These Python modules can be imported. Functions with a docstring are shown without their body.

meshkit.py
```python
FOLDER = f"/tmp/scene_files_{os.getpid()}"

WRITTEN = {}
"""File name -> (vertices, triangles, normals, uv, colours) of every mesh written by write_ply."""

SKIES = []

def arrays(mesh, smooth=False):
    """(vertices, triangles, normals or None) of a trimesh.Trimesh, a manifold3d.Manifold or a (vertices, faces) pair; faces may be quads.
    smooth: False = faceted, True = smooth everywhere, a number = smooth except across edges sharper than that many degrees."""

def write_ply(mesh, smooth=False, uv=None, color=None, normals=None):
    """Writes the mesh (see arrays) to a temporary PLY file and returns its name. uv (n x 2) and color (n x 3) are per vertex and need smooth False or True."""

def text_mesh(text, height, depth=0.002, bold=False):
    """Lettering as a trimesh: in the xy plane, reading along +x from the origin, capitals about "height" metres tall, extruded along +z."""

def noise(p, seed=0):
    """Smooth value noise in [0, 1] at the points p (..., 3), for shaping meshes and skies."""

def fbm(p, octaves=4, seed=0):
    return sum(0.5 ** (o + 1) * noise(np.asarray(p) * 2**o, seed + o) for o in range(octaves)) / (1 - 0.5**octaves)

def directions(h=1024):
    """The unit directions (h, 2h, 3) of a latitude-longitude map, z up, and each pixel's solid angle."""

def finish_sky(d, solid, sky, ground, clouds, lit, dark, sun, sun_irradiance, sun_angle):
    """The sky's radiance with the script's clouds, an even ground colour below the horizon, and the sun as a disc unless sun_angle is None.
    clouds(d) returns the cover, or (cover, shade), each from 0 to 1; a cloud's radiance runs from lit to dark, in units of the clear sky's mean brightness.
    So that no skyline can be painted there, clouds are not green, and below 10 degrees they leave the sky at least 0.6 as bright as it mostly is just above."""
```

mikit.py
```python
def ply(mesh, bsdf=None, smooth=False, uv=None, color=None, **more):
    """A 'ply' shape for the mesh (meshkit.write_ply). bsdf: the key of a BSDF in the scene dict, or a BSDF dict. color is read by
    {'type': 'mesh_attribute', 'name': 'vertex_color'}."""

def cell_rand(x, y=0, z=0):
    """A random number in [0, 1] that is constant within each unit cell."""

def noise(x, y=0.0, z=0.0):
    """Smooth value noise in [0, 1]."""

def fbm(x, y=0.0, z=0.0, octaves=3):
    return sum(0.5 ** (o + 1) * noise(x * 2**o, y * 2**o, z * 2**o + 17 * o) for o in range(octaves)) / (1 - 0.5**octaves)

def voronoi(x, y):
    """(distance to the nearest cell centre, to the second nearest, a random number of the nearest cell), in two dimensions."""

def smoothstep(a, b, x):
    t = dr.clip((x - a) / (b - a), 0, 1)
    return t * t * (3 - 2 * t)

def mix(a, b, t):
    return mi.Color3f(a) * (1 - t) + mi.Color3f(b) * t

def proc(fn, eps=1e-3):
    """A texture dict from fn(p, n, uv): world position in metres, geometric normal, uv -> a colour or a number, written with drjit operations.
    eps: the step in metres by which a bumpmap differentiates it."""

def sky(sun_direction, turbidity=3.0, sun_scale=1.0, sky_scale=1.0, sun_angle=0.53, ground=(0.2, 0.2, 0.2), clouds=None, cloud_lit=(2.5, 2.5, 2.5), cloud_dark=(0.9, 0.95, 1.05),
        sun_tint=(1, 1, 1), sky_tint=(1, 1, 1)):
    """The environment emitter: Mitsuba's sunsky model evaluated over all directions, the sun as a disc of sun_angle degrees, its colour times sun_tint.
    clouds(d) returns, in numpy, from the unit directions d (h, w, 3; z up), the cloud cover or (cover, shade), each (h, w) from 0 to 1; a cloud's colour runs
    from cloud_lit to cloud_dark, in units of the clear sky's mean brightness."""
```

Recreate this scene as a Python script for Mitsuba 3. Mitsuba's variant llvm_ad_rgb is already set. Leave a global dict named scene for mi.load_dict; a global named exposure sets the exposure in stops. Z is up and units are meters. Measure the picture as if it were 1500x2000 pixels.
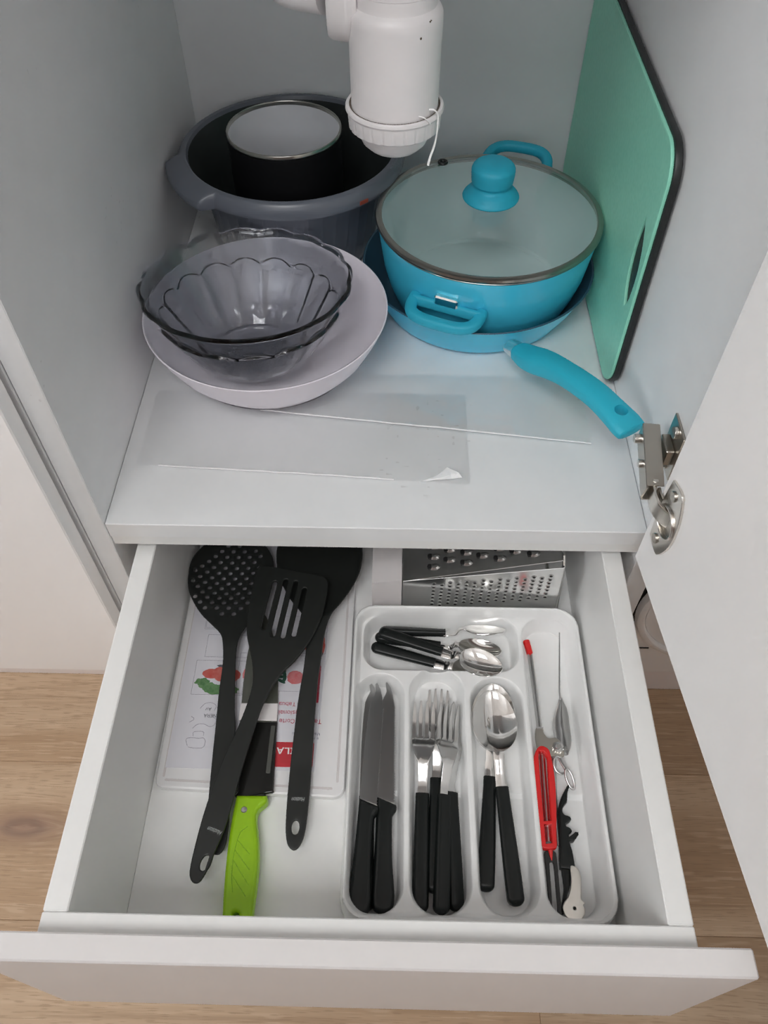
import math, random
import numpy as np, trimesh, drjit as dr, mitsuba as mi, manifold3d as m3
import mapbox_earcut as earcut
import mikit, meshkit
from mikit import proc, noise, fbm, smoothstep, mix, cell_rand

random.seed(7); np.random.seed(7)
scene, labels = {}, {}
T = mi.ScalarTransform4f
V = np.array

# ------------------------------------------------------------------ camera
CAM = V([.2512, -.4091, .5484]); PITCH, YAW, ROLL, FOCAL = .9084, -.0228, -.0020, 1556.0
fw = V([math.sin(YAW) * math.cos(PITCH), math.cos(YAW) * math.cos(PITCH), -math.sin(PITCH)])
rt = np.cross(fw, [0, 0, 1]); rt /= np.linalg.norm(rt); upv = np.cross(rt, fw)
upv = -rt * math.sin(ROLL) + upv * math.cos(ROLL)
scene['camera'] = {'type': 'perspective', 'fov': 2 * math.degrees(math.atan(750 / FOCAL)), 'fov_axis': 'x', 'near_clip': .01,
                   'to_world': T().look_at(origin=CAM.tolist(), target=(CAM + fw).tolist(), up=upv.tolist())}
# ------------------------------------------------------------------ light (added room lamp + added daylight windows) and exposure
exposure = 0.35
ADDED_LAMP = (8.7, 8.75, 8.75)          # radiance of the unseen ceiling lamp's diffuser, added for light from above
ADDED_DAY = (3.3, 3.42, 3.55)           # radiance of the unseen left window's pane, added for light from the left
ADDED_DAY2 = (2.1, 2.2, 2.35)         # radiance of the unseen rear window's pane, added to brighten the cabinet inside
scene['sky_glow'] = {'type': 'constant', 'radiance': {'type': 'rgb', 'value': [.02, .02, .02]}}

# ------------------------------------------------------------------ materials
def rgb(c): return {'type': 'rgb', 'value': [float(x) for x in c]}
def srgb(r, g, b): return tuple(((x / 255 + .055) / 1.055) ** 2.4 if x > 10 else x / 255 / 12.92 for x in (r, g, b))
def mat(key, col, rough=.5, metal=0., spec=.5, bump=None, **more):
    b = {'type': 'principled', 'base_color': col if isinstance(col, dict) else rgb(col), 'roughness': rough, 'metallic': metal, 'specular': spec, **more}
    if bump: b = {'type': 'bumpmap', 'arbitrary': bump[0], 'scale': bump[1], 'bsdf': b}
    scene[key] = {'type': 'twosided', 'bsdf': b}
    return key

def laminate_fn(p, n, uv):
    f = fbm(p.x * 40, p.y * 40, p.z * 40)
    s = smoothstep(.90, .95, noise(p.x * 210 + 7, p.y * 210, p.z * 210)) * smoothstep(.72, .80, noise(p.x * 19, p.y * 19 + 3, p.z * 19))
    return mix(mix((.70, .71, .715), (.73, .74, .745), f), (.36, .35, .34), s * .25)
mat('white_laminate', proc(laminate_fn), .42, spec=.4)
mat('white_edge', (.715, .72, .71), .4, spec=.4)
mat('white_base', proc(lambda p, n, uv: mix((.80, .80, .795), (.84, .84, .83), fbm(p.x * 30, p.y * 30, p.z))), .45, spec=.4)
mat('door_white', (.84, .835, .83), .4, spec=.4)
mat('reflection_grey', (.075, .078, .07), .3, spec=.5)
mat('coated_blade', (.085, .09, .075), .3, spec=.5)
mat('shaded_front_white', (.645, .63, .625), .4, spec=.4)  # drawer front's white, lowered so its colour carries the shade cast on it
mat('wall_paint', (.78, .76, .74), .9)
mat('wall_dark', (.30, .28, .27), .8)
mat('added_unit_front', (.25, .20, .195), .5)  # dark front of the added counter that shades the drawer
mat('ceiling_paint', (.82, .82, .81), .95)
mat('plinth_white', (.80, .77, .77), .45)
mat('appliance_white', (.80, .80, .80), .35)
mat('appliance_dark', (.02, .022, .022), .4)

def wood_fn(p, n, uv):
    row = dr.floor((p.y + .073) / .1685)
    px = p.x + row * .517 + 3
    col = dr.floor((p.x - .0609 - row * .43) / 1.2)
    tone = cell_rand(row + 40, col + 40)
    ky, kx = p.y + .147, p.x + .158
    kd = dr.sqrt(dr.square(kx * .42) + dr.square(ky)) / .011
    warp = dr.exp(-kd * .45) * .030 * dr.select(ky > 0, 1., -1.)
    y = p.y - warp
    wav = fbm(px * 2.2, y * 9, tone * 9)
    yy = y + wav * .03
    band = fbm(px * 1.1 + 5, yy * 22, tone * 20)
    streak = fbm(px * 9 + tone * 30, yy * 170, tone * 50)
    dash = noise(px * 38, yy * 640, 2.0)
    dash2 = noise(px * 75 + 9, yy * 1150, 4.0)
    c = mix((.425, .290, .182), (.53, .395, .272), smoothstep(.28, .72, band))
    c = mix(c, (.33, .212, .127), smoothstep(.50, .80, streak) * .42)
    c = mix(c, (.61, .47, .34), smoothstep(.62, .92, dash) * .42)
    c = mix(c, (.32, .21, .128), smoothstep(.62, .92, dash2) * .48)
    knot = dr.exp(-dr.square(kd) * .42)
    ring = .5 + .5 * dr.sin(kd * 5 + wav * 14)
    c = mix(c, mix((.22, .14, .11), (.29, .185, .14), ring), dr.clip(knot * 1.0, 0, .8))
    return c * (.86 + .2 * tone)
mat('oak_floor', proc(wood_fn), .55, spec=.35, bump=(proc(lambda p, n, uv: noise(p.x * 20, p.y * 420) + .5 * noise(p.x * 40, p.y * 900), 3e-4), .00012))

mat('steel', (.66, .66, .65), .16, 1.)
mat('steel_bright', (.80, .79, .77), .07, 1.)
mat('steel_blade', (.44, .445, .44), .15, 1.)
mat('steel_brushed', (.50, .50, .50), .28, 1.)
mat('nickel', (.50, .47, .42), .30, 1.)
mat('nickel_light', (.72, .69, .64), .24, 1.)
mat('black_nylon', (.0130, .0148, .0136), .40, spec=.4)
mat('black_handle', (.0065, .0085, .008), .33, spec=.32)
mat('grey_print', (.42, .44, .44), .5)
mat('sheath_black', (.012, .012, .011), .16, spec=.5)
mat('black_plain', (.010, .0108, .010), .4)
mat('enamel_black', (.006, .006, .007), .12, spec=.5, clearcoat=.5)
mat('enamel_white', (.66, .67, .69), .18, spec=.5)
mat('ceramic_coat', (.57, .67, .67), .22, spec=.5)
mat('pan_dark', (.03, .075, .11), .35)
mat('steel_rim', (.42, .41, .37), .2, 1.)
mat('pan_blue', (.055, .50, .70), .22, spec=.5, clearcoat=.6)
mat('rubber_blue', (.022, .36, .50), .52, spec=.4)
mat('handle_blue', (.022, .40, .53), .48, spec=.4)
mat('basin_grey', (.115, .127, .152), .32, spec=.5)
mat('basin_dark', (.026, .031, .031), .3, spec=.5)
mat('logo_red', (.25, .05, .03), .5)
mat('melamine', (.74, .70, .76), .28, spec=.5)
mat('pvc_white', proc(lambda p, n, uv: mix((.76, .735, .735), (.72, .70, .70), fbm(p.x * 60, p.y * 60, p.z * 60))), .38, spec=.45)
mat('tape_white', (.85, .85, .84), .7)
mat('grime', (.10, .08, .06), .8)
mat('mint', proc(lambda p, n, uv: mix((.235, .61, .46), (.26, .64, .49), noise(p.y * 400, p.z * 400))), .42, spec=.4)
mat('edge_black', (.012, .014, .014), .45)
mat('lime', (.27, .50, .006), .38, spec=.45)
mat('lime_groove', (.17, .35, .004), .5)
mat('red_plastic', (.56, .012, .012), .33, spec=.5)
mat('tray_plastic', (.74, .745, .74), .24, spec=.5)
mat('board_plastic', (.74, .735, .74), .35)
mat('paper', (.66, .655, .70), .6)
mat('print_red', (.48, .030, .042), .55)
mat('print_crimson', (.36, .02, .045), .6)
mat('print_grey', (.30, .29, .36), .6)
mat('print_line', (.40, .39, .44), .6)
mat('print_white', (.75, .72, .72), .6)
mat('print_dark', (.10, .10, .12), .6)
mat('fruit_red', proc(lambda p, n, uv: mix((.46, .05, .04), (.56, .20, .17), fbm(p.x * 220, p.y * 220, 1.))), .6)
mat('fruit_pink', proc(lambda p, n, uv: mix((.55, .09, .10), (.62, .26, .27), fbm(p.x * 300, p.y * 300, 5.))), .6)
mat('leaf_green', proc(lambda p, n, uv: mix((.05, .16, .05), (.17, .30, .14), fbm(p.x * 400, p.y * 400, 3.))), .6)
mat('leaf_dark', (.03, .09, .06), .6)
mat('pale_plastic', (.60, .57, .57), .5)
mat('dark_hole', (.004, .004, .004), .7)
mat('lamp_frame', (.8, .8, .8), .4)
scene['smoked_glass'] = {'type': 'dielectric', 'int_ior': 1.5, 'ext_ior': 1.0, 'specular_transmittance': rgb((.83, .845, .86))}
scene['lid_glass'] = {'type': 'thindielectric', 'int_ior': 1.5, 'ext_ior': 1.0, 'specular_transmittance': rgb((.90, .93, .93))}
scene['clear_film'] = {'type': 'thindielectric', 'int_ior': 1.45, 'ext_ior': 1.0, 'specular_transmittance': rgb((.94, .94, .94))}
scene['film_edge'] = {'type': 'twosided', 'bsdf': {'type': 'principled', 'base_color': rgb((.84, .85, .85)), 'roughness': .15, 'specular': .6}}

# ------------------------------------------------------------------ mesh helpers
def tm(v, f): return trimesh.Trimesh(np.asarray(v, float), np.asarray(f, int), process=False)
def cat(*ms): return trimesh.util.concatenate([m for m in ms])
def move(m, t): m = m.copy(); m.vertices = m.vertices + V(t); return m
def rot(m, ang, axis, about=(0, 0, 0)): m = m.copy(); m.apply_transform(trimesh.transformations.rotation_matrix(ang, axis, about)); return m

def ring_offset(P, d):
    """every corner of the closed ring P (counter-clockwise) moved inwards by d"""
    e = np.roll(P, -1, 0) - P
    e /= np.maximum(np.linalg.norm(e, axis=1, keepdims=True), 1e-12)
    n = np.stack([-e[:, 1], e[:, 0]], 1)
    a, b = np.roll(n, 1, 0), n
    m = a + b
    m /= np.maximum((m * b).sum(1, keepdims=True), .35)
    return P + m * d

def area(P): return .5 * np.sum(P[:, 0] * np.roll(P[:, 1], -1) - np.roll(P[:, 0], -1) * P[:, 1])

def spline(P, k=4, closed=True):
    """Catmull-Rom through P; a point given twice stays a corner"""
    P = np.asarray(P, float)
    if closed: a, b, c, d = np.roll(P, 1, 0), P, np.roll(P, -1, 0), np.roll(P, -2, 0)
    else:
        Q = np.vstack([2 * P[0] - P[1], P, 2 * P[-1] - P[-2]]); a, b, c, d = Q[:-3], Q[1:-2], Q[2:-1], Q[3:]
    out = []
    for i in range(len(b)):
        if np.allclose(b[i], c[i]): continue
        for t in np.arange(k) / k:
            out.append(.5 * (2 * b[i] + (c[i] - a[i]) * t + (2 * a[i] - 5 * b[i] + 4 * c[i] - d[i]) * t * t + (3 * b[i] - a[i] - 3 * c[i] + d[i]) * t ** 3))
    if not closed: out.append(P[-1])
    return V(out)

def slab(outer, t, b=.0006, holes=(), n=2, z=0.):
    """flat piece of thickness t from z to z + t with rounded edges of radius b; holes are cut through"""
    rings = [np.asarray(outer, float)] + [np.asarray(h, float) for h in holes]
    rings = [r if (area(r) > 0) == (i == 0) else r[::-1] for i, r in enumerate(rings)]
    b = min(b, t / 2.01)
    lev = []
    for k in range(n + 1):
        a = math.pi / 2 * k / n
        lev.append((z + b * (1 - math.sin(a)), b * (1 - math.cos(a))))
    lev = lev[::-1]                                   # bottom: inset b -> full
    lev = [(z + b * (1 - math.sin(math.pi / 2 * k / n)), b * (1 - math.cos(math.pi / 2 * k / n))) for k in range(n, -1, -1)]
    lev = [(z + b * (1 - math.cos(math.pi / 2 * k / n)), b * (1 - math.sin(math.pi / 2 * k / n))) for k in range(n + 1)]
    lev += [(2 * z + t - zz, d) for zz, d in lev[::-1]]
    N = sum(len(r) for r in rings)
    vs, fs = [], []
    for zz, d in lev:
        for r in rings:
            q = ring_offset(r, d)
            vs.append(np.column_stack([q, np.full(len(q), zz)]))
    v = np.vstack(vs)
    for l in range(len(lev) - 1):
        s = 0
        for r in rings:
            i = np.arange(len(r)); j = (i + 1) % len(r)
            a, c = l * N + s + i, l * N + s + j
            fs.append(np.stack([a, c, c + N], 1)); fs.append(np.stack([a, c + N, a + N], 1))
            s += len(r)
    cap = np.vstack([ring_offset(r, lev[0][1]) for r in rings])
    tri = earcut.triangulate_float64(cap, np.cumsum([len(r) for r in rings]).astype(np.uint32)).reshape(-1, 3).astype(int)
    p = cap[tri]
    flip = ((p[:, 1, 0] - p[:, 0, 0]) * (p[:, 2, 1] - p[:, 0, 1]) - (p[:, 2, 0] - p[:, 0, 0]) * (p[:, 1, 1] - p[:, 0, 1])) < 0
    tri[flip] = tri[flip][:, ::-1]
    fs.append(tri[:, ::-1]); fs.append(tri + N * (len(lev) - 1))
    return tm(v, np.vstack(fs))

def man(m): return m3.Manifold(m3.Mesh(vert_properties=np.asarray(m.vertices, np.float32), tri_verts=np.asarray(m.faces, np.uint32)))
def unman(M):
    q = M.to_mesh(); return tm(q.vert_properties[:, :3], q.tri_verts)
def refine(m, l):
    mm = trimesh.Trimesh(m.vertices, m.faces, process=True)
    M = man(mm)
    if M.is_empty(): return tm(*trimesh.remesh.subdivide_to_size(m.vertices, m.faces, l))
    return unman(M.refine_to_length(l))
def warp(m, fn):
    v = np.array(m.vertices); x, y, z = v.T
    X, Y, Z = fn(x, y, z)
    return tm(np.column_stack([X, Y, Z]), m.faces)

def lathe(prof, n=72, mod=None, closed=False):
    """profile [(r, z)] turned about z; mod(theta, r, z, i) -> (r, z) may vary it"""
    prof = np.asarray(prof, float); k = len(prof)
    th = np.arange(n) * 2 * math.pi / n
    R = np.repeat(prof[None, :, 0], n, 0); Z = np.repeat(prof[None, :, 1], n, 0)
    if mod: R, Z = mod(np.repeat(th[:, None], k, 1), R, Z)
    v = np.stack([R * np.cos(th)[:, None], R * np.sin(th)[:, None], Z], -1).reshape(-1, 3)
    f = []
    kk = k if closed else k - 1
    for j in range(kk):
        j2 = (j + 1) % k
        i = np.arange(n); i2 = (i + 1) % n
        a, b, c, d = i * k + j, i2 * k + j, i2 * k + j2, i * k + j2
        if prof[j, 0] > 1e-9: f.append(np.stack([a, b, c], 1))
        if prof[j2, 0] > 1e-9: f.append(np.stack([a, c, d], 1))
    m = trimesh.Trimesh(v, np.vstack(f), process=True)
    return m

def sweep(path, rx, rz, n=20, up=(0, 0, 1), power=2., cap=True, roll=None):
    """tube along path with half widths rx (sideways) and rz (along up), superellipse section"""
    P = np.asarray(path, float); k = len(P)
    rx = np.broadcast_to(np.asarray(rx, float), k); rz = np.broadcast_to(np.asarray(rz, float), k)
    t = np.gradient(P, axis=0); t /= np.linalg.norm(t, axis=1, keepdims=True)
    up = np.broadcast_to(np.asarray(up, float), (k, 3))
    s = np.cross(t, up); s /= np.maximum(np.linalg.norm(s, axis=1, keepdims=True), 1e-9); u = np.cross(s, t)
    if roll is not None:
        r = np.broadcast_to(np.asarray(roll, float), k)[:, None]; s, u = s * np.cos(r) + u * np.sin(r), -s * np.sin(r) + u * np.cos(r)
    a = np.arange(n) * 2 * math.pi / n
    c = np.sign(np.cos(a)) * np.abs(np.cos(a)) ** (2 / power); d = np.sign(np.sin(a)) * np.abs(np.sin(a)) ** (2 / power)
    v = (P[:, None] + s[:, None] * (c[None, :, None] * rx[:, None, None]) + u[:, None] * (d[None, :, None] * rz[:, None, None])).reshape(-1, 3)
    f = []
    i = np.arange(n); i2 = (i + 1) % n
    for j in range(k - 1):
        A, B, C, D = j * n + i, j * n + i2, (j + 1) * n + i2, (j + 1) * n + i
        f += [np.stack([A, B, C], 1), np.stack([A, C, D], 1)]
    f = np.vstack(f)
    if cap:
        v = np.vstack([v, P[0], P[-1]]); m = k * n
        f = np.vstack([f, np.stack([np.full(n, m), i2, i], 1), np.stack([np.full(n, m + 1), (k - 1) * n + i, (k - 1) * n + i2], 1)])
    return tm(v, f)

def capsule_ends(path, rx, rz, e, k=5, start=True, end=True):
    """the path and half widths with rounded ends of length e"""
    P = np.asarray(path, float); rx = np.broadcast_to(rx, len(P)).astype(float); rz = np.broadcast_to(rz, len(P)).astype(float)
    a = np.linspace(0, math.pi / 2, k + 1)[:-1]
    if start:
        d = P[0] - P[1]; d /= np.linalg.norm(d)
        P = np.vstack([[P[0] + d * e * math.cos(x) for x in a], P]); q = np.maximum(np.sin(a), .06)
        rx = np.r_[rx[0] * q, rx]; rz = np.r_[rz[0] * q, rz]
    if end:
        d = P[-1] - P[-2]; d /= np.linalg.norm(d)
        P = np.vstack([P, [P[-1] + d * e * math.cos(x) for x in a[::-1]]]); q = np.maximum(np.sin(a[::-1]), .06)
        rx = np.r_[rx, rx[-1] * q]; rz = np.r_[rz, rz[-1] * q]
    return P, rx, rz

def shell(G, t):
    """grid of points (nu, nv, 3) thickened by t below"""
    nu, nv = G.shape[:2]
    du, dv = np.gradient(G, axis=0), np.gradient(G, axis=1)
    n = np.cross(du, dv); n /= np.maximum(np.linalg.norm(n, axis=-1, keepdims=True), 1e-12)
    if n[..., 2].mean() < 0: n = -n
    v = np.vstack([G.reshape(-1, 3), (G - n * t).reshape(-1, 3)]); N = nu * nv
    I = np.arange(N).reshape(nu, nv)
    a, b, c, d = I[:-1, :-1].ravel(), I[1:, :-1].ravel(), I[1:, 1:].ravel(), I[:-1, 1:].ravel()
    top = np.vstack([np.stack([a, b, c], 1), np.stack([a, c, d], 1)])
    f = [top, top[:, ::-1] + N]
    loop = np.r_[I[:, 0], I[-1, 1:], I[-2::-1, -1], I[0, -2:0:-1]]
    l2 = np.roll(loop, -1)
    f += [np.stack([loop, loop + N, l2 + N], 1), np.stack([loop, l2 + N, l2], 1)]
    m = tm(v, np.vstack(f))
    nn = m.face_normals[:1000]
    return m

def rbox(x0, x1, y0, y1, z0, z1, b=.0008, n=1):
    """box with rounded edges"""
    b = min(b, .49 * min(x1 - x0, y1 - y0, z1 - z0))
    q = []
    for X in (x0 + b, x1 - b):
        for Y in (y0 + b, y1 - b):
            for Z in (z0 + b, z1 - b):
                for s in range(3):
                    for g in ((-b, b)):
                        p = [X, Y, Z]; p[s] += g; q.append(p)
    h = m3.Manifold.hull_points(np.asarray(q, np.float32))
    return unman(h)

def rrect(x0, x1, y0, y1, r, k=6):
    P = []
    for cx, cy, a0 in ((x1 - r, y1 - r, 0), (x0 + r, y1 - r, 90), (x0 + r, y0 + r, 180), (x1 - r, y0 + r, 270)):
        for i in range(k + 1):
            a = math.radians(a0 + 90 * i / k); P.append((cx + r * math.cos(a), cy + r * math.sin(a)))
    return V(P)
def circle(cx, cy, r, k=14, ry=None, a=0.):
    t = np.arange(k) * 2 * math.pi / k; x, y = r * np.cos(t), (ry or r) * np.sin(t)
    return np.stack([cx + x * math.cos(a) - y * math.sin(a), cy + x * math.sin(a) + y * math.cos(a)], 1)
def pill(p, q, r, k=6):
    """closed outline of the slot from p to q with radius r"""
    p, q = V(p, float), V(q, float); d = q - p; a = math.atan2(d[1], d[0])
    P = [q + r * V([math.cos(a - math.pi / 2 + math.pi * i / k), math.sin(a - math.pi / 2 + math.pi * i / k)]) for i in range(k + 1)]
    P += [p + r * V([math.cos(a + math.pi / 2 + math.pi * i / k), math.sin(a + math.pi / 2 + math.pi * i / k)]) for i in range(k + 1)]
    return V(P)
def cyl(p, q, r, n=20, r2=None):
    p, q = V(p, float), V(q, float)
    d = (q - p) / np.linalg.norm(q - p); u = (0, 0, 1) if abs(d[2]) < .9 else (0, 1, 0)
    e = min(r, np.linalg.norm(q - p)) * .12
    P = V([p, p + d * e, q - d * e, q]); r2 = r if r2 is None else r2
    R = V([r - e, r, r2, r2 - e])
    return sweep(P, R, R, n, u)

# ------------------------------------------------------------------ scene helpers
def add(key, mesh, bsdf, smooth=30, label=None, cat=None, group=None, kind=None, **more):
    n, base = 0, key
    while key in scene: n += 1; key = f'{base}_{n:03d}'
    scene[key] = mikit.ply(mesh, bsdf, smooth=smooth, **more)
    if label or kind or cat or group: tag(key, label, cat, group, kind)
    return key
def tag(key, label=None, cat=None, group=None, kind=None):
    d = labels.setdefault(key, {})
    for k, v in (('label', label), ('category', cat), ('group', group), ('kind', kind)):
        if v: d[k] = v
    return key
def struct(key, mesh, bsdf, smooth=False, label=None):
    return add(key, mesh, bsdf, smooth, label=label, kind='structure')

W, D = .468, .559
ZF = -.176                     # drawer base, top face
FLOOR = -.370

# ================================================================== the room
struct('wall_back', rbox(-2.4, 2.4, .62, .72, FLOOR, 2.13, .001), 'wall_paint', label='plain wall behind the kitchen cabinets')
struct('wall_left', rbox(-2.5, -2.4, -3.2, .72, FLOOR, 2.13, .001), 'wall_paint')
struct('wall_right', rbox(1.9, 2.0, -3.2, .72, FLOOR, 2.13, .001), 'wall_dark')
struct('wall_front', rbox(-2.5, 2.5, -3.3, -3.2, FLOOR, 2.13, .001), 'wall_paint')
struct('ceiling', rbox(-2.5, 2.5, -3.3, .72, 2.13, 2.2, .001), 'ceiling_paint')
struct('added_window_1__frame', cat(rbox(-2.40, -2.36, -2.25, -2.18, .55, 1.85), rbox(-2.40, -2.36, -.62, -.55, .55, 1.85), rbox(-2.40, -2.36, -2.18, -.62, 1.78, 1.85),
       rbox(-2.40, -2.36, -2.18, -.62, .55, .62), rbox(-2.40, -2.36, -1.43, -1.37, .62, 1.78)), 'lamp_frame')
tag('added_window_1', kind='structure', label='unseen window added in the left wall as a daylight source')  # unseen window, added to bring in light from the left
pane = tm([[-2.385, -2.18, .62], [-2.385, -.62, .62], [-2.385, -.62, 1.78], [-2.385, -2.18, 1.78]], [[0, 1, 2], [0, 2, 3]])
add('added_window_1__pane', pane, 'lamp_frame', False, emitter={'type': 'area', 'radiance': rgb(ADDED_DAY)})
LX0, LX1, LY0, LY1 = -.62, .34, -1.72, -.96
add('added_ceiling_lamp__frame', cat(rbox(LX0 - .04, LX0, LY0 - .04, LY1 + .04, 2.07, 2.13), rbox(LX1, LX1 + .04, LY0 - .04, LY1 + .04, 2.07, 2.13), rbox(LX0, LX1, LY0 - .04, LY0, 2.07, 2.13), rbox(LX0, LX1, LY1, LY1 + .04, 2.07, 2.13)), 'lamp_frame', False)
lampq = tm([[LX0, LY0, 2.08], [LX0, LY1, 2.08], [LX1, LY1, 2.08], [LX1, LY0, 2.08]], [[0, 1, 2], [0, 2, 3]])
add('added_ceiling_lamp__diffuser', lampq, 'lamp_frame', False, emitter={'type': 'area', 'radiance': rgb(ADDED_LAMP)})
tag('added_ceiling_lamp', 'unseen flat ceiling lamp with white frame added to light the kitchen', 'lamp')  # unseen lamp, added to light the scene from above

# unseen counter added to shade the drawer front, and a window added for light
add('added_counter__body', rbox(-1.85, 1.25, -1.62, -1.00, FLOOR + .001, .50, .002), 'added_unit_front', False)
add('added_counter__worktop', rbox(-1.87, 1.27, -1.64, -.97, .5005, .53, .003), 'pale_plastic', False)
tag('added_counter', 'unseen long counter added opposite the open cabinet to shade the drawer front', 'counter')
add('added_window_2__frame', cat(rbox(-1.26, -1.20, -3.2, -3.16, .85, 1.95), rbox(1.0, 1.06, -3.2, -3.16, .85, 1.95), rbox(-1.20, 1.0, -3.2, -3.16, 1.89, 1.95), rbox(-1.20, 1.0, -3.2, -3.16, .85, .91), rbox(-.13, -.07, -3.2, -3.16, .91, 1.89)), 'lamp_frame', False)
tag('added_window_2', kind='structure', label='unseen window added over the opposite counter to light the cabinet inside')
add('added_window_2__pane', tm([[-1.20, -3.185, .91], [1.0, -3.185, .91], [1.0, -3.185, 1.89], [-1.20, -3.185, 1.89]], [[0, 2, 1], [0, 3, 2]]), 'lamp_frame', False, emitter={'type': 'area', 'radiance': rgb(ADDED_DAY2)})
# oak planks, each its own piece
for r in range(-19, 5):
    y0, y1 = -.073 + r * .1685, -.073 + (r + 1) * .1685
    y0, y1 = max(y0, -3.2), min(y1, .62)
    if y1 - y0 < .02: continue
    c0 = .0609 + r * .43
    k0 = math.floor((-2.4 - c0) / 1.2)
    for k in range(k0, k0 + 6):
        x0, x1 = max(c0 + k * 1.2, -2.4), min(c0 + (k + 1) * 1.2, 2.4)
        if x1 - x0 < .02: continue
        add('floor__plank', rbox(x0 + .0001, x1 - .0001, y0 + .0001, y1 - .0001, FLOOR - .012, FLOOR, .0005), 'oak_floor', False)
struct('floor', rbox(-2.5, 2.5, -3.3, .72, FLOOR - .04, FLOOR - .0115, .001), 'oak_floor', label='oak plank floor under the cabinets')

# ================================================================== the cabinet
PT = .0195
C = 'sink_cabinet'
add(C + '__side_panel', rbox(-PT, 0, 0, .58, -.235, .655, .0007), 'white_laminate', False)
add(C + '__side_panel', rbox(W, W + PT, 0, .58, -.235, .655, .0007), 'white_laminate', False)
add(C + '__back_panel', rbox(0, W, D, .567, -.235, .655, .0004), 'white_laminate', False)
add(C + '__shelf', rbox(.0004, W - .0004, .0005, D - .0005, -.0185, 0, .0007), 'white_laminate', False)
add(C + '__front_rail', rbox(.0004, W - .0004, .002, .09, -.0314, -.0188, .0005), 'white_edge', False)
add(C + '__bottom_panel', rbox(.0004, W - .0004, .001, D - .001, -.2348, -.2165, .0006), 'white_laminate', False)
add(C + '__plinth', rbox(-PT, W + PT, .040, .055, FLOOR + .0005, -.2355, .0005), 'plinth_white', False)
tag(C, 'white sink base cabinet with its door and drawer standing open', 'cabinet')

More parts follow.
